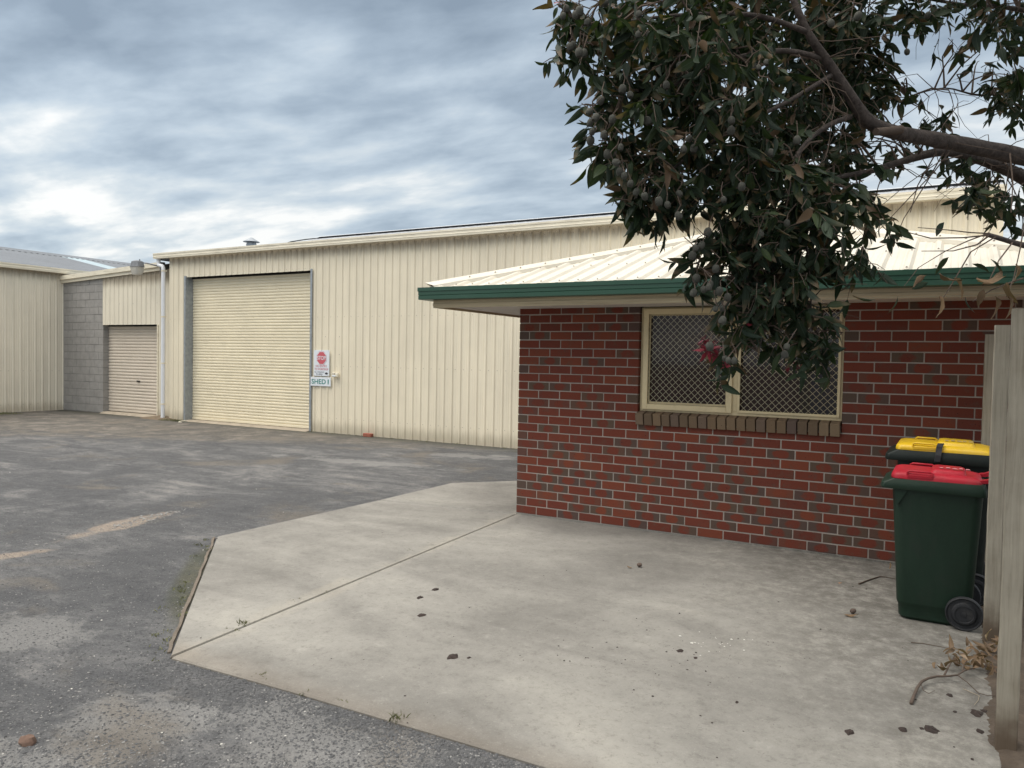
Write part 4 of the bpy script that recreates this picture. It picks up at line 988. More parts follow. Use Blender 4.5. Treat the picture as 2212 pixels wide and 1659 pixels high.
bin_('dark green wheelie bin with red lid, nearest the camera', 3.535, -1.545, 0.60, 0.50, 0.905, MT['red'], MT['binbody'])
bin_('wheelie bin with yellow lid and black latch, against the wall behind', 3.515, -0.93, 0.70, 0.56, 1.03, MT['yellow'], MT['binbody2'], True)

# ------------------------------------------------------------------ leaves
def leaf_geo(L, W, curl=0.25, fold=0.35, wavy=0.0, seed=0, n=5):
    """a lance-shaped leaf along +x, folded on its midrib"""
    rr = random.Random(seed); vs = []; fs = []
    for i in range(n + 1):
        t_ = i / n; x = L * t_; w = W * 0.5 * (math.sin(math.pi * min(1, t_ * 0.92 + 0.05) ** 0.8) ** 0.9) * (1 if t_ < 0.97 else 0.15) * (0.10 if i == 0 else 1)
        z = -curl * L * t_ * t_; q = wavy * W * math.sin(t_ * 9 + seed)
        vs += [(x, -w, z + w * fold + q), (x, 0.0, z), (x, w, z + w * fold - q)]
    for i in range(n):
        b_ = 3 * i; fs += [(b_, b_ + 1, b_ + 4, b_ + 3), (b_ + 1, b_ + 2, b_ + 5, b_ + 4)]
    return np.array(vs), fs
LEAVES = [leaf_geo(0.098, 0.032, 0.22, 0.35, 0.03, 1), leaf_geo(0.105, 0.034, 0.10, 0.45, 0.05, 2), leaf_geo(0.090, 0.036, 0.30, 0.25, 0.04, 3), leaf_geo(0.110, 0.029, 0.38, 0.4, 0.04, 4)]
def leaf_mesh(geo, m, name='leaf'):
    me = bpy.data.meshes.new(name); me.from_pydata([tuple(v) for v in geo[0]], [], geo[1]); me.materials.append(m)
    me.polygons.foreach_set('use_smooth', [True] * len(me.polygons))
    add_attr(me, 'bl', geo[0]); add_attr(me, 'br', [0.0] * len(geo[0]), 'FLOAT'); return me
def frame_of(dirv, roll):
    d_ = Vector(dirv).normalized(); s_ = d_.cross(Vector((0, 0, 1)))
    if s_.length < 1e-3: s_ = Vector((1, 0, 0))
    s_.normalize(); u = s_.cross(d_)
    y_ = s_ * math.cos(roll) + u * math.sin(roll); z_ = d_.cross(y_)
    return Matrix((d_, y_, z_)).transposed()
def leaf_cloud(items, name, m, parent, og):
    """many leaves joined: items = (pos, 3x3, scale, variant)"""
    V = []; F = []; BL = []; BR = []; b_ = 0
    for p, mt, sc, k in items:
        geo = LEAVES[k]; V.append(geo[0] * sc @ np.array(mt).T + np.array(p) - np.array(og)); BL.append(geo[0]); BR.append(np.full(len(geo[0]), random.random()))
        F += [tuple(i + b_ for i in f) for f in geo[1]]; b_ += len(geo[0])
    me = bpy.data.meshes.new(name); me.from_pydata(np.concatenate(V).tolist(), [], F); me.materials.append(m)
    me.polygons.foreach_set('use_smooth', [True] * len(me.polygons))
    add_attr(me, 'bl', np.concatenate(BL)); add_attr(me, 'br', np.concatenate(BR), 'FLOAT')
    return tag(link(name, me, None, parent, og), kind='stuff')

# ------------------------------------------------------------------ flowering gum overhead
TB = Vector((5.35, -2.35, -0.03))
tree = thing('gum_tree', TB, 'flowering gum whose branch of dark leaves and round nuts overhangs the roof', 'tree')
fork = at(2520, 500, 3.75)
MB().tube([TB + Vector((0, 0, -0.1)), TB + Vector((0.02, 0.01, 0.25)), TB + Vector((-0.06, -0.06, 0.9)), fork + Vector((0.12, 0.04, -0.35)), fork, fork + Vector((0.1, 0.15, 0.5)), fork + Vector((0.25, 0.3, 1.3)), fork + Vector((0.2, 0.5, 2.2))], [0.21, 0.165, 0.14, 0.125, 0.11, 0.085, 0.06, 0.02], 16).build('trunk', MT['bark'], tree, 'all')
def limb(pts, name='limb', seg=10, sub=4):
    """pts: (px, py, depth, radius) smoothed"""
    P_ = [np.array([*at(a, b_, c), r]) for a, b_, c, r in pts]; out = []
    for i in range(len(P_) - 1):
        p0, p1, p2, p3 = P_[max(i - 1, 0)], P_[i], P_[i + 1], P_[min(i + 2, len(P_) - 1)]
        for k in range(sub):
            t_ = k / sub; out.append(0.5 * ((2 * p1) + (-p0 + p2) * t_ + (2 * p0 - 5 * p1 + 4 * p2 - p3) * t_ ** 2 + (-p0 + 3 * p1 - 3 * p2 + p3) * t_ ** 3))
    out.append(P_[-1])
    MB().tube([o[:3] for o in out], [max(0.0012, 0.9 * o[3] * (1 + random.uniform(-0.06, 0.06))) for o in out], seg).build(name, MT['bark'], tree, 'all')
    return [Vector(o[:3]) for o in out]
sk = []
sk += limb([(2540, 520, 3.75, 0.085), (2400, 430, 3.55, 0.058), (2290, 362, 3.42, 0.046), (2212, 340, 3.35, 0.041), (2110, 318, 3.25, 0.037), (2000, 298, 3.17, 0.035), (1930, 285, 3.1, 0.032), (1875, 262, 3.05, 0.029), (1835, 205, 3.0, 0.024), (1785, 130, 2.95, 0.020), (1745, 70, 2.9, 0.016), (1700, -30, 2.9, 0.013), (1640, -140, 2.95, 0.006)])
sk += limb([(2500, 560, 3.85, 0.06), (2330, 470, 3.72, 0.042), (2212, 385, 3.6, 0.034), (2120, 345, 3.5, 0.028), (2040, 328, 3.4, 0.022), (1960, 345, 3.3, 0.017), (1880, 370, 3.2, 0.013), (1800, 385, 3.1, 0.009), (1720, 420, 3.0, 0.005)])
sk += limb([(1838, 252, 3.04, 0.012), (1795, 268, 3.0, 0.011), (1750, 300, 2.95, 0.010), (1715, 350, 2.92, 0.009), (1702, 420, 2.9, 0.008), (1690, 500, 2.88, 0.007), (1670, 590, 2.86, 0.005), (1655, 680, 2.84, 0.004), (1640, 760, 2.82, 0.002)], seg=7)
sk += limb([(1700, 430, 2.9, 0.006), (1740, 520, 2.9, 0.005), (1750, 620, 2.88, 0.004), (1755, 730, 2.86, 0.002)], seg=6)
sk += limb([(1780, 128, 2.95, 0.012), (1700, 110, 2.88, 0.011), (1610, 120, 2.8, 0.010), (1520, 150, 2.75, 0.008), (1430, 200, 2.72, 0.005), (1340, 260, 2.7, 0.003)], seg=7)
sk += limb([(1745, 70, 2.9, 0.012), (1640, 35, 2.82, 0.010), (1520, 30, 2.75, 0.008), (1400, 40, 2.7, 0.006), (1290, 60, 2.68, 0.004), (1230, 90, 2.66, 0.002)], seg=7)
sk += limb([(1800, 160, 2.97, 0.010), (1700, 220, 2.88, 0.009), (1600, 270, 2.82, 0.008), (1500, 330, 2.78, 0.006), (1420, 390, 2.75, 0.003)], seg=7)
sk += limb([(2330, 150, 4.2, 0.018), (2212, 188, 4.0, 0.012), (2120, 206, 3.9, 0.007), (2040, 190, 3.8, 0.004), (1960, 210, 3.7, 0.002)], seg=6)
sk += limb([(2330, 60, 4.2, 0.02), (2200, 20, 4.0, 0.014), (2080, 10, 3.8, 0.010), (1960, -10, 3.7, 0.007), (1850, -20, 3.6, 0.004)], seg=6)
deadsk = limb([(2400, 590, 3.1, 0.016), (2290, 545, 2.95, 0.014), (2212, 530, 2.82, 0.012), (2160, 515, 2.76, 0.0105), (2134, 507, 2.74, 0.0095)], seg=8)
stub = at(1918, 283, 3.04)
MB().tube([at(1945, 280, 3.08), stub, at(1892, 285, 3.0)], [0.018, 0.0155, 0.0145], 10).build('broken_stub', MT['twig'], tree, 40)
KP = np.array([tuple(p) for p in sk])
MAINP = [proj(p) for p in sk[:49]]      # the bare main limb stays clear of leaves on its near side
tw = MB(); items = []
def spray(base, n, scale=1.0, droop=0.75, dirv=None):
    """a short twig carrying a fan of hanging leaves"""
    d_ = Vector(dirv) if dirv is not None else Vector((random.gauss(0, 1), random.gauss(0, 1), random.gauss(-0.2, 0.6))).normalized()
    L = random.uniform(0.06, 0.14) * scale; p = Vector(base)
    pts = [p, p + d_ * L * 0.5 + Vector((0, 0, -0.01)), p + d_ * L + Vector((0, 0, -0.035))]
    tw.tube(pts, [0.0022, 0.0016, 0.001], 4, False)
    for i in range(n):
        t_ = random.uniform(0.15, 1.0); q = pts[0].lerp(pts[2], t_)
        a = Vector((random.gauss(0, 0.7), random.gauss(0, 0.7), random.gauss(-droop, 0.45))) + d_ * 0.5
        items.append((q, frame_of(a, random.uniform(0, 6.28)), scale * random.uniform(0.58, 1.12), random.randrange(4)))
def nearest(p):
    i = int(np.argmin(((KP - np.array(p)) ** 2).sum(1))); return sk[i]
ZONES = [  # px, py, rx, ry, depth, depth spread, leaves
    (1240, 50, 36, 55, 2.68, .12, 44), (1250, 120, 28, 25, 2.66, .08, 26), (1330, 90, 70, 105, 2.75, .25, 210), (1450, 50, 120, 90, 2.85, .4, 560), (1420, 210, 110, 115, 2.78, .3, 430), (1315, 270, 36, 50, 2.7, .15, 60),
    (1385, 350, 58, 66, 2.72, .22, 190), (1420, 415, 60, 38, 2.74, .15, 110), (1560, 130, 130, 130, 2.8, .35, 620), (1550, 320, 140, 110, 2.85, .35, 620), (1690, 240, 85, 110, 3.3, .35, 480), (1680, 40, 110, 70, 3.3, .45, 520), (1780, 300, 70, 70, 3.4, .3, 300), (1760, 180, 60, 90, 3.6, .3, 320), (1870, 320, 60, 40, 3.5, .25, 90),
    (1820, 45, 95, 80, 3.6, .5, 760), (1855, 165, 72, 80, 3.6, .4, 520), (1945, 12, 90, 26, 3.7, .4, 120), (2060, 10, 60, 20, 3.7, .4, 50), (2175, 40, 50, 50, 3.8, .5, 170), (2185, 190, 38, 75, 3.8, .4, 190), (2130, 150, 30, 40, 3.8, .3, 22),
    (1690, 395, 120, 85, 2.98, .35, 560), (1810, 410, 70, 55, 3.05, .3, 110), (1620, 515, 95, 70, 2.88, .25, 470), (1730, 530, 95, 80, 2.95, .28, 430), (1845, 505, 40, 70, 2.93, .15, 50), (1860, 570, 25, 40, 2.9, .1, 14),
    (1650, 605, 100, 52, 2.88, .22, 290), (1520, 560, 25, 60, 2.84, .08, 26), (1600, 680, 50, 40, 2.84, .15, 80), (1690, 675, 72, 50, 2.85, .18, 150), (1757, 715, 34, 55, 2.84, .12, 84), (1565, 762, 28, 26, 2.8, .08, 22), (1700, 740, 26, 26, 2.82, .1, 20),
    (2140, 395, 80, 50, 3.5, .35, 130), (2060, 340, 60, 22, 3.4, .2, 40), (2190, 450, 40, 40, 3.5, .3, 60), (1990, 285, 60, 40, 3.5, .3, 40), (1960, 200, 30, 30, 3.6, .2, 14), (2060, 90, 40, 20, 3.7, .3, 20), (2035, 250, 40, 25, 3.6, .2, 22),
    (1215, 95, 14, 28, 2.62, .05, 12), (1285, 235, 20, 24, 2.62, .06, 20), (1300, 330, 22, 30, 2.64, .06, 26), (1345, 430, 22, 24, 2.66, .06, 26), (1400, 452, 26, 16, 2.68, .08, 26), (1480, 440, 40, 20, 2.75, .1, 40), (1235, 8, 30, 16, 2.62, .06, 20), (1505, 600, 14, 30, 2.74, .05, 12), (1775, 760, 18, 24, 2.8, .06, 24), (1900, 440, 20, 50, 3.1, .1, 24),
    # crown above and right of the frame
    (1480, -120, 240, 90, 3.1, .6, 700), (1850, -160, 240, 120, 3.7, .7, 800), (2230, -120, 200, 130, 4.0, .7, 500), (2420, 180, 140, 240, 4.1, .7, 520), (1650, -330, 260, 120, 3.5, .7, 450), (2100, -380, 320, 160, 4.0, .8, 600)]
def crown(c, r, n):
    for _ in range(n):
        v_ = Vector((random.gauss(0, 1), random.gauss(0, 1), random.gauss(0, 1))).normalized() * random.random() ** 0.4
        p = Vector((c[0] + v_.x * r[0], c[1] + v_.y * r[1], c[2] + v_.z * r[2])); u, v, dd = proj(p)
        if dd > 0.2 and -60 < u < 2300 and v > -70: continue
        if p.z < 2.0: continue
        spray(p, 6, 1.25)
for c, r, n in (((4.6, -3.4, 4.3), (1.7, 1.6, 0.9), 520), ((6.2, -2.4, 4.6), (1.8, 1.9, 1.4), 420), ((5.2, -0.9, 5.2), (1.7, 1.4, 0.8), 260), ((5.4, -5.0, 3.9), (1.5, 1.3, 1.0), 260), ((5.4, -2.6, 5.9), (1.9, 1.9, 0.8), 300)): crown(c, r, n)
NUTS = []
for (zx, zy, rx, ry, dep, ds, cnt) in ZONES:
    k = 0
    while k < cnt:
        while True:
            a, b_ = random.uniform(-1, 1), random.uniform(-1, 1)
            if a * a + b_ * b_ < 1: break
        p = at(zx + a * rx, zy + b_ * ry, dep + random.gauss(0, 1) * ds * 0.6)
        u_, v_, d0 = proj(p)
        if any(abs(u_ - q[0]) < 48 and -62 < v_ - q[1] < 30 and d0 < q[2] + 0.12 for q in MAINP) and u_ > 1690: p = at(u_, v_, d0 + 0.65)
        n_ = random.randint(4, 7); spray(p, n_, random.uniform(0.68, 0.92)); k += n_ * (0.92 if 0 < zy < 1659 and zx < 2212 else 0.68)
    # a twig that carries the clump
    c = at(zx, zy, dep); nb = nearest(c)
    for j in range(3 + cnt // 120):
        e = at(zx + random.uniform(-.8, .8) * rx, zy + random.uniform(-.8, .8) * ry, dep + random.gauss(0, .5) * ds); s0 = nearest((c + e) / 2) if j else nb
        if (s0 - e).length > 1.3: continue
        mid = (s0 + e) / 2 + Vector((random.gauss(0, .04), random.gauss(0, .04), 0.05)); L = (e - s0).length
        tw.tube([s0, s0.lerp(mid, .5) + Vector((0, 0, .02)), mid, mid.lerp(e, .5) + Vector((0, 0, .01)), e], [0.0045 + .002 * L, 0.004, 0.0032, 0.0022, 0.0014], 5, False)
# bare hanging twigs
for _ in range(90):
    s0 = random.choice(sk); pxy = proj(s0)
    if not 1500 < pxy[0] < 2212: continue
    p = Vector(s0); d_ = Vector((random.gauss(0, 1), random.gauss(0, 1), random.gauss(-0.3, 0.7))).normalized(); pts = [p]
    for k in range(6): d_ = (d_ + Vector((random.gauss(0, .3), random.gauss(0, .3), random.gauss(-.12, .2)))).normalized(); p = p + d_ * random.uniform(0.04, 0.09); pts.append(p)
    tw.tube(pts, [0.0024, 0.0021, 0.0018, 0.0015, 0.0012, 0.001, 0.0008], 4, False)
# the half-dead branch at the right: long bare twiglets and curled dry leaves
dry = []
DT = [[(2134, 507), (2090, 520), (2040, 545), (1985, 575), (1950, 620)], [(2134, 507), (2080, 515), (2010, 512), (1960, 505)], [(2150, 512), (2100, 545), (2070, 590), (2040, 640)], [(2134, 507), (2095, 505), (2050, 500), (1985, 490)], [(2140, 508), (2110, 530), (2060, 540), (1990, 545)],
      [(2190, 524), (2160, 560), (2140, 600), (2120, 620)], [(2060, 320), (2020, 370), (1960, 430), (1920, 470), (1890, 505)], [(2040, 328), (2000, 395), (1955, 470), (1935, 520)], [(2020, 330), (1985, 400), (1965, 460)], [(2080, 335), (2030, 350), (1960, 400), (1900, 450)], [(2212, 600), (2180, 610), (2140, 625), (2100, 650)], [(2212, 480), (2205, 540), (2190, 600), (2175, 640)], [(2180, 330), (2190, 400), (2185, 460)]]
for i, pl in enumerate(DT):
    dd = 2.74 if i < 6 or i > 9 else 3.2
    tw.tube([at(a + random.uniform(-3, 3), b_ + random.uniform(-3, 3), dd - 0.02 * j) for j, (a, b_) in enumerate(pl)], [max(0.0009, 0.0034 - 0.0006 * j) for j in range(len(pl))], 4, False)
dryspots = [(1890, 648, 2.62, -1.2, 0.1), (1939, 640, 2.62, -0.3, -1), (2040, 480, 2.72, -0.6, -.7), (2000, 595, 2.66, -.6, -.4), (2030, 590, 2.66, .5, -.6), (2060, 600, 2.68, .6, -.6), (2085, 640, 2.66, .2, -1), (2110, 600, 2.66, 1, -.4), (2125, 625, 2.64, -.3, -1), (2150, 640, 2.64, .5, -1), (2175, 610, 2.66, .1, -1), (2180, 640, 2.66, .3, -1), (2030, 640, 2.66, .2, -1), (2005, 610, 2.66, -1, -.4), (2140, 560, 2.68, .6, -.5), (2195, 570, 2.7, .4, -.8), (2050, 555, 2.7, -.5, -.7), (2165, 585, 2.68, -.6, -.8), (2100, 570, 2.68, .8, -.2)]
for (a, b_, dd, ux, uz) in dryspots:
    dry.append((at(a, b_, dd), frame_of(RT * ux + UP * uz + fw * random.uniform(-.3, .3), random.uniform(0, 6.28)), random.uniform(0.6, 0.88), random.randrange(4), random.random() < 0.6))
# leaves: the 300 that show largest are parts of their own
def lsize(it):
    u, v, dd = proj(it[0])
    if dd < 0.5 or not (0 < u < 2212 and 0 < v < 1659): return 0
    edge = abs((Vector(it[1].col[2])).dot((Vector(it[0]) - CPOS).normalized()))
    return it[2] / dd ** 3 * (0.35 + edge)
items.sort(key=lsize, reverse=True)
lms = [leaf_mesh(gq, MT['leaf']) for gq in LEAVES]; dms = [leaf_mesh(leaf_geo(0.10, 0.036, 0.5, 0.7, 0.16, s_), MT['dryleaf']) for s_ in (5, 6, 7, 8)]
def place(me, it, parent, name='leaf'):
    o = bpy.data.objects.new(name, me); COL.objects.link(o); o.parent = parent
    o.matrix_local = Matrix.Translation(Vector(it[0]) - ORG[parent]) @ it[1].to_4x4() @ Matrix.Scale(it[2], 4); return o
nl = 0
for it in dry: place(dms[it[3]] if it[4] else lms[it[3]], it, tree); nl += 1
for it in items[:300 - nl]: place(lms[it[3]], it, tree)
leaf_cloud(items[300 - nl:], 'foliage', MT['leaf'], tree, TB)
# round urn-shaped nuts in small bunches
NUTP = [(0.002, -0.002), (0.006, 0.0), (0.0125, -0.005), (0.0160, -0.013), (0.0165, -0.021), (0.0150, -0.029), (0.0118, -0.0345), (0.0108, -0.037), (0.0085, -0.037), (0.006, -0.033)]
nutme = MB().lathe(NUTP, 12).mesh('gum_nut', (0, 0, 0), 'all', [MT['nut']])
nsp = [(1222, 15), (1238, 28), (1215, 35), (1250, 20), (1232, 100), (1250, 108), (1262, 112), (1240, 95), (1310, 5), (1270, 48), (1380, 30), (1380, 75), (1400, 72), (1465, 138), (1482, 135), (1435, 180), (1625, 140), (1612, 152), (1640, 148), (1655, 135), (1600, 168), (1642, 195), (1578, 260), (1580, 278), (1282, 240), (1290, 255), (1300, 215), (1275, 262), (1284, 285), (1278, 298), (1308, 290), (1325, 255), (1315, 325), (1330, 332), (1342, 318), (1322, 355), (1340, 365), (1350, 378), (1375, 410), (1392, 420), (1365, 395), (1420, 432), (1462, 462), (1440, 440), (1490, 300), (1478, 320), (1500, 318), (1600, 230), (1360, 205), (1345, 190), (1395, 260), (1460, 420), (1508, 600), (1518, 625), (1503, 632), (1530, 620), (1548, 580), (1538, 612), (1554, 628), (1572, 638), (1558, 662), (1546, 668), (1564, 688), (1502, 535), (1495, 548), (1518, 530), (1535, 745), (1562, 775), (1575, 780), (1585, 775), (1690, 762), (1702, 745), (1530, 500), (1700, 480), (1640, 500), (1740, 470), (2040, 350), (2130, 410), (2000, 380), (1900, 480), (2100, 440), (1960, 110), (2010, 30), (1860, 30), (1790, 45), (1930, 300), (1660, 330), (1720, 300), (1560, 430), (1600, 400)]
for (a, b_) in nsp:
    dd = 2.46 + random.uniform(-.06, .06)
    if a > 1880: dd = 3.2
    if 1480 < a < 1720 and b_ > 470: dd = 2.56 + random.uniform(-.05, .05)
    p = at(a + random.uniform(-3, 3), b_ - 6 + random.uniform(-3, 3), dd); s_ = random.uniform(0.55, 0.82)
    o = link('gum_nut', nutme, None, tree, p); o.scale = (s_,) * 3; o.rotation_euler = (random.gauss(0, .28), random.gauss(0, .28), random.uniform(0, 6.28))
    tw.tube([p, p + Vector((random.gauss(0, .008), random.gauss(0, .008), 0.02)), p + Vector((random.gauss(0, .018), random.gauss(0, .018), 0.05))], [0.0022, 0.0018, 0.0014], 5, False)
tag(tw.build('twigs', MT['twig'], tree), kind='stuff')
m_ = MB()
for (a, b_, n_, rad) in ((1530, 755, 60, 0.045), (1550, 768, 30, 0.03), (1520, 735, 14, 0.03), (1566, 790, 10, 0.02), (1725, 792, 18, 0.022), (1700, 795, 8, 0.015), (1203, 6, 8, 0.02), (1610, 700, 8, 0.02)):
    c = at(a, b_, 2.79)
    for _ in range(n_):
        d_ = Vector((random.gauss(0, 1), random.gauss(0, 1), random.gauss(0, 1))).normalized(); e = c + d_ * rad * random.uniform(0.5, 1.1); q = d_.orthogonal().normalized() * 0.0016
        m_.add([c + d_ * 0.006 - q, c + d_ * 0.006 + q, e + q * 0.6, e - q * 0.6], [(0, 1, 2, 3)])
    for _ in range(max(2, n_ // 9)):
        d_ = Vector((random.gauss(0, 1), random.gauss(0, 1), random.gauss(0, 1))).normalized(); q = d_.orthogonal().normalized() * 0.009; e = c + d_ * rad * 1.3
        m_.add([c, c + d_ * rad * .6 + q, e, c + d_ * rad * .6 - q], [(0, 1, 2, 3)])
tag(m_.build('blossom', MT['petal'], tree), kind='stuff')

# ------------------------------------------------------------------ edging, weeds, stones
A_, B_ = Vector((-1.70, -2.385, 0)), Vector((0.334, -4.352, 0)); t_ = (B_ - A_).normalized(); nrm = Vector((t_.y, -t_.x, 0))
if nrm.x > 0: nrm = -nrm
m_ = MB(); N = 40; rings = []
for i in range(N + 1):
    c = A_.lerp(B_, 0.01 + 0.96 * i / N) + nrm * (0.012 + 0.004 * math.sin(i * 0.9) + random.uniform(-.003, .003)); h = -0.018 + random.uniform(-0.004, 0.002) - 0.006 * (math.sin(i * .35) > .75)
    rings.append([tuple(c + Vector((0, 0, -0.12))), tuple(c + nrm * 0.020 + Vector((0, 0, -0.12))), tuple(c + nrm * (0.017 + random.uniform(0, .006)) + Vector((0, 0, h - 0.002))), tuple(c + Vector((0, 0, h)))])
m_.loft(rings)
tag(m_.build('timber_edging', MT['edging']), 'old brown timber formwork strip along the angled left slab edge', 'edging')
m_ = MB()
def tuft(c, n, h, spread):
    for _ in range(n):
        b_ = Vector(c) + Vector((random.gauss(0, spread), random.gauss(0, spread), 0)); d_ = Vector((random.gauss(0, .6), random.gauss(0, .6), 1)).normalized(); L = h * random.uniform(0.4, 1.1); q = d_.cross(Vector((random.gauss(0, 1), random.gauss(0, 1), 0))).normalized() * random.uniform(.0015, .004)
        m_.add([b_ - q, b_ + q, b_ + d_ * L * .6 + q * .8, b_ + d_ * L + Vector((d_.x, d_.y, -.2)) * L * .4, b_ + d_ * L * .6 - q * .8], [(0, 1, 2, 3, 4)])
for _ in range(20):
    c = A_.lerp(B_, random.random() ** 0.8) + nrm * random.uniform(0.03, 0.16); tuft((c.x, c.y, AZ), random.randint(5, 16), random.uniform(0.015, 0.04), 0.02)
for k, (a, b_) in enumerate(((528, 1350), (520, 1352), (700, 1283), (860, 1557), (560, 1462), (575, 1466), (740, 1520), (655, 1500), (640, 1298), (880, 1190), (500, 1362))):
    c = gp(a, b_, -0.03); tuft(c, 26 if k in (0, 3) else 12, 0.045 if k in (0, 3) else 0.025, 0.018)
for _ in range(60): tuft((random.uniform(-12.7, -12.0), random.uniform(4.9, 5.2), AZ), 6, 0.05, 0.03)
for _ in range(50): tuft((random.uniform(-8, 0), 5.19 + random.uniform(-.05, .02), AZ), 5, 0.035, 0.02)
for _ in range(60): tuft((random.uniform(-17.3, -16.6), random.uniform(3.0, 3.9), AZ), 8, 0.06, 0.05)
tag(m_.build('weeds', MT['weed']), 'low green weeds in slab joints and along walls', 'weeds', kind='stuff')

from mathutils.geometry import intersect_point_line
def inside(p, poly):
    c = False; n = len(poly)
    for i in range(n):
        (xa, ya), (xb, yb) = poly[i], poly[(i + 1) % n]
        if (ya > p[1]) != (yb > p[1]) and p[0] < (xb - xa) * (p[1] - ya) / (yb - ya) + xa: c = not c
    return c
ST = np.array([(1, 0, 0), (0, 1, 0), (-1, 0, 0), (0, -1, 0), (0, 0, 1), (0, 0, -1)], float); SF = [(0, 1, 4), (1, 2, 4), (2, 3, 4), (3, 0, 4), (1, 0, 5), (2, 1, 5), (3, 2, 5), (0, 3, 5)]
def gravel(n, name, m, smin, smax, region, z, ok):
    V = []; F = []; b_ = 0; k = 0
    while k < n:
        x, y = region(); 
        if not ok(x, y): continue
        s_ = smin + (smax - smin) * random.random() ** 3; a = random.uniform(0, 6.28); sc = np.array([s_, s_ * random.uniform(.55, .95), s_ * random.uniform(.35, .6)])
        q = ST * sc * rng.uniform(0.75, 1.2, (6, 1)); c_, s2 = math.cos(a), math.sin(a); q = q @ np.array([[c_, s2, 0], [-s2, c_, 0], [0, 0, 1]]) + np.array([x, y, z + sc[2] * 0.35])
        V.append(q); F += [tuple(i + b_ for i in f) for f in SF]; b_ += 6; k += 1
    me = bpy.data.meshes.new(name); me.from_pydata(np.concatenate(V).tolist(), [], F); me.materials.append(m)
    return link(name, me, None)
offslab = lambda x, y: not any(inside((x, y), pl) for pl in slabs)
def near():
    px, py = random.uniform(-60, 2212), 1659 - 560 * random.random() ** 1.3; p = gp(px, py, AZ); return p.x, p.y
def edge_(): x = random.uniform(0.3, 2.7); return x, -4.34 + 0.035 * x - abs(random.gauss(0, 0.16))
tag(gravel(9000, 'gravel', MT['stone'], 0.003, 0.010, near, AZ, offslab), 'loose dark gravel crumbs over the asphalt', 'gravel', kind='stuff')
tag(gravel(5200, 'edge_gravel', MT['stone'], 0.003, 0.011, edge_, AZ, offslab), 'dark gravel gathered along the front slab edge', 'gravel', kind='stuff')
tag(gravel(3600, 'pale_gravel', MT['stone2'], 0.003, 0.009, near, AZ, offslab), 'pale grey gravel bits over the asphalt', 'gravel', kind='stuff')
def anyg(): p = gp(random.uniform(-40, 2150), random.uniform(930, 1655), AZ); return p.x, p.y
tag(gravel(110, 'white_chips', MT['chip'], 0.003, 0.009, anyg, AZ, offslab), 'small white chips scattered over the asphalt', 'gravel', kind='stuff')
def sandy(): k = random.random(); a = R(random.gauss(0, 1)); q = random.gauss(0, .38); return (-2.9 + q * -0.2 + random.gauss(0, .07), -2.35 + q)
tag(gravel(260, 'pothole_rubble', MT['stone2'], 0.005, 0.024, sandy, AZ, offslab), 'sandy rubble along a broken patch of asphalt', 'rubble', kind='stuff')
onslab = lambda x, y: inside((x, y), slabs[0]) or inside((x, y), slabs[1])
def slabp():
    if random.random() < .5: p = gp(random.gauss(1480, 160), random.gauss(1410, 40), -.02)
    else: p = gp(random.uniform(400, 2150), random.uniform(1150, 1650), -.02)
    return p.x, p.y
tag(gravel(260, 'crumbs', MT['litter'], 0.002, 0.009, slabp, -0.02, onslab), 'dark seed crumbs scattered over the concrete slab', 'litter', kind='stuff')
tag(gravel(22, 'pale_crumbs', MT['chip'], 0.004, 0.013, lambda: (lambda p: (p.x, p.y))(gp(random.gauss(1540, 30), random.gauss(1387, 12), -.02)), -0.02, onslab), 'white flakes on the slab in front of the window', 'litter', kind='stuff')

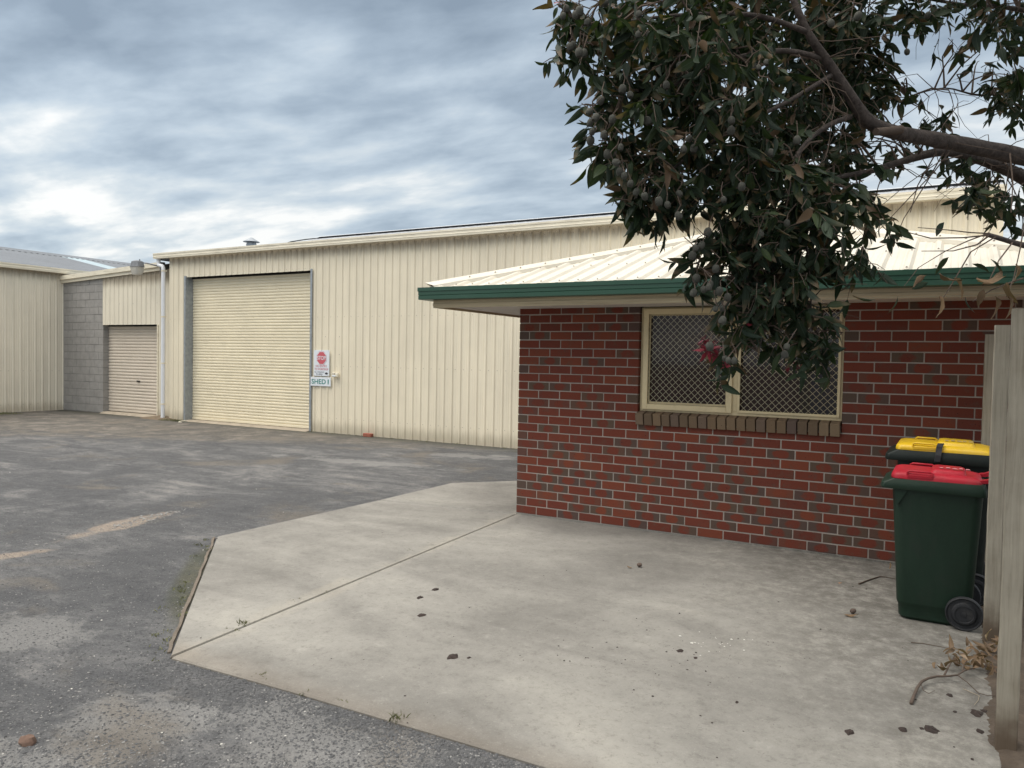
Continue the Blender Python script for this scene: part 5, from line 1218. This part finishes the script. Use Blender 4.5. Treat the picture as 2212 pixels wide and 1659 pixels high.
# ------------------------------------------------------------------ litter one can pick out
def clump(a, b_, wpx, name, label, cat, group, m):
    c = gp(a, b_, -0.02); dd = proj(c)[2]; r = wpx / 2 * dd / (2212 * CF); m_ = MB(); n_ = 11; vs = [(c.x, c.y, -0.019 + r * 0.35)]
    for rr_, h in ((0.55, 0.30), (1.0, 0.0)):
        for k in range(n_):
            a_ = 2 * math.pi * k / n_; q = r * rr_ * random.uniform(0.65, 1.2); vs.append((c.x + q * math.cos(a_), c.y + q * math.sin(a_) * 1.5, -0.0195 + r * h * random.uniform(.6, 1.3)))
    fs = [(0, 1 + k, 1 + (k + 1) % n_) for k in range(n_)] + [(1 + k, 1 + n_ + k, 1 + n_ + (k + 1) % n_, 1 + (k + 1) % n_) for k in range(n_)]
    m_.add(vs, fs); return tag(m_.build(name, m), label, cat, group)
for a, b_, w_, lab in (
        (942, 1274, 15, 'dark seed clump, farthest of the three in a row left of mid slab'), (908, 1291, 15, 'dark seed clump, middle of the three in a row left of mid slab'),
        (910, 1329, 17, 'dark seed clump, nearest of the three in a row left of mid slab'), (978, 1419, 24, 'broad dark seed clump alone left of the slab centre'),
        (1013, 1421, 9, 'tiny dark crumb just right of the broad clump left of slab centre'), (1469, 1406, 15, 'dark seed clump left of the white flakes mid slab'),
        (1502, 1421, 9, 'tiny dark crumb in front of the white flakes mid slab'), (1836, 1582, 22, 'flat dark seed clump, leftmost of the scatter at lower right'),
        (1951, 1577, 20, 'oval dark seed clump, second from left in the lower right scatter'), (1991, 1574, 10, 'tiny dark crumb at the left end of the longest clump, lower right'),
        (2010, 1576, 28, 'longest dark seed clump in the scatter at lower right'), (2025, 1579, 10, 'tiny dark crumb at the right end of the longest clump, lower right'),
        (2116, 1580, 18, 'dark seed clump close to the foot of the nearest post'), (2110, 1541, 28, 'broad dark clump left of the nearest post, below the dead branch'),
        (2126, 1536, 14, 'small dark clump between the broad clump and the nearest post'), (2052, 1502, 14, 'flat dark crumb under the bare end of the dead branch'),
        (1592, 1517, 9, 'lone dark crumb in the lower middle of the slab'), (2063, 1538, 9, 'tiny dark crumb left of the broad clump by the nearest post'), (2100, 1640, 8, 'tiny dark crumb at the bottom edge left of the nearest post')):
    clump(a, b_, w_, 'seed_clump', lab, 'litter', 'seed clumps on the slab', MT['litter'])
def nut_thing(a, b_, label, z=-0.02):
    c = gp(a, b_, z) + Vector((0, 0, 0.014)); o = link('fallen_nut', nutme.copy(), None, None, c); o.data.materials[0] = MT['oldnut']; o.rotation_euler = (R(100), 0, random.uniform(0, 6)); o.scale = (1.0,) * 3
    o.location.z = z + 0.017
    return tag(o, label, 'gum nut')
nut_thing(1376, 1225, 'single brown gum nut lying mid slab below the window')
nut_thing(1837, 1327, 'gum nut beside a pale leaf left of the red lidded bin')
def ground_leaf(a, b_, label, m, dirv=(1, 0.2, 0.1), s_=1.0, z=-0.02, lift=0.012):
    me = leaf_mesh(leaf_geo(0.09 * s_, 0.034 * s_, 0.15, 0.5, 0.12, int(a)), m, 'fallen_leaf'); c = gp(a, b_, z)
    o = link('fallen_leaf', me, None, None, c + Vector((0, 0, lift))); o.rotation_euler = frame_of(dirv, random.uniform(-.3, .3)).to_euler(); return tag(o, label, 'leaf')
ground_leaf(1822, 1330, 'pale curled leaf with a gum nut left of the bin', MT['dryleaf'], (1, 0.1, 0))
ground_leaf(1810, 1262, 'tiny orange leaf on the slab left of the bin', varied('orange_leaf', (0.50, 0.20, 0.06), 0.7, 10, 0.1), (1, -.3, .1), 0.35)
ground_leaf(1365, 1229, 'brown leaf scrap touching the gum nut mid slab', MT['dryleaf'], (-1, 0.1, 0), 0.5)
ground_leaf(1921, 1232, 'curled brown leaf at the wall foot behind the red lidded bin', MT['dryleaf'], (0.2, 0.3, 1), 0.6)
# twigs on the slab
def gtube(pts, r, z=0.006, **k): return MB().tube([gp(a, b_, -0.02) + Vector((0, 0, z + (zz[0] if zz else 0))) for a, b_, *zz in pts], r, 6)
tag(gtube([(1855, 1263), (1878, 1254), (1900, 1247), (1912, 1248), (1935, 1252)], [0.006, 0.005, 0.004, 0.003, 0.002]).build('fallen_twig', MT['twig'], smooth=60), 'crooked brown twig lying left of the red lidded bin', 'twig')
tag(gtube([(1968, 1390), (1992, 1392), (2020, 1397), (2047, 1402)], [0.003, 0.003, 0.002, 0.0015]).build('fallen_twig', MT['twig'], smooth=60), 'thin straight twig in front of the bin wheel', 'twig')
tag(gtube([(430, 1480 + 0), (455, 1484), (480, 1484)], 0.002, -0.024).build('fallen_twig', MT['twig']), 'short thin twig on asphalt near the slab tip', 'twig')
# dead branch with brown leaves at the post
dbp = gp(1985, 1470); db = thing('dead_branch', (dbp.x, dbp.y, -0.02), 'fallen dead branch with crisp brown leaves beside the nearest post', 'branch')
cv = lambda u, v: ((3532 + u / 2.89) / 1.8228, (2450 + v / 2.89) / 1.8228)
def btube(pl, r0, r1, zs):
    n_ = len(pl); return MB().tube([gp(*cv(u, v), -0.02) + Vector((0, 0, z)) for (u, v), z in zip(pl, zs)], [r0 + (r1 - r0) * i / (n_ - 1) for i in range(n_)], 7)
btube([(160, 940), (185, 880), (230, 790), (280, 730), (350, 700), (450, 680), (560, 680), (690, 665), (760, 615), (900, 575), (1060, 555)], 0.0085, 0.003, [.008, .012, .02, .025, .028, .03, .03, .03, .03, .03, .03]).build('branch', MT['twig'], db, 'all')
btube([(535, 670), (580, 595), (625, 530), (655, 475)], 0.005, 0.003, [.03, .04, .045, .05]).build('side_branch', MT['twig'], db, 'all')
btube([(740, 630), (755, 580), (790, 535), (850, 480)], 0.004, 0.002, [.03, .04, .045, .05]).build('side_branch', MT['twig'], db, 'all')
btube([(690, 668), (800, 730), (930, 830), (1020, 850), (1130, 855)], 0.003, 0.0015, [.03, .02, .01, .008, .008]).build('side_branch', MT['twig'], db, 'all')
btube([(270, 740), (300, 800), (360, 825), (430, 790)], 0.002, 0.001, [.02, .01, .006, .006]).build('side_branch', MT['twig'], db, 'all')
btube([(750, 770), (850, 815), (935, 850), (925, 900), (880, 955)], 0.0018, 0.001, [.006] * 5).build('side_branch', varied('pale_twig', (0.34, 0.28, 0.2), .8, 10, .1), db, 'all')
lv = [(430, 440), (545, 500), (600, 400), (790, 270), (690, 340), (720, 420), (640, 450), (800, 380), (860, 420), (900, 350), (930, 470), (980, 300), (1010, 380), (1060, 280), (1090, 440), (1110, 520), (1000, 520), (860, 530), (780, 460), (950, 420), (1040, 470), (700, 480), (1080, 350), (1120, 300), (880, 300), (660, 390), (830, 330), (960, 540), (1050, 560), (580, 540), (1100, 230), (1020, 240), (750, 520)]
for i, (u, v) in enumerate(lv + [(u + random.uniform(-40, 40), v + random.uniform(-30, 50)) for u, v in lv[4:]]):
    p = gp(*cv(u, v + 60), -0.02) + Vector((0, 0, random.uniform(0.015, 0.085)))
    dv = Vector((random.gauss(0, 1), random.gauss(0, 1), random.gauss(0.1, .5))) if i != 3 else Vector((0.1, 0, 1))
    place(dms[i % 4], (p, frame_of(dv, random.uniform(0, 6.28)), random.uniform(0.5, 0.75)), db)
# stone on the asphalt, bottom left
c = gp(60, 1605, AZ); m_ = MB(); vs = []; fs = []; n_ = 10
for j, (rr_, h) in enumerate(((1.0, 0.0), (0.98, 0.45), (0.7, 0.85), (0.3, 1.0))):
    for k in range(n_): a_ = 2 * math.pi * k / n_; q = rr_ * random.uniform(.85, 1.1); vs.append((c.x + 0.043 * q * math.cos(a_), c.y + 0.03 * q * math.sin(a_), AZ - .004 + 0.036 * h * random.uniform(.85, 1.1)))
m_.loft([vs[j * n_:(j + 1) * n_] for j in range(4)])
tag(m_.build('brown_stone', MT['rock'], smooth=35), 'reddish brown stone on the asphalt at the bottom left corner', 'stone')
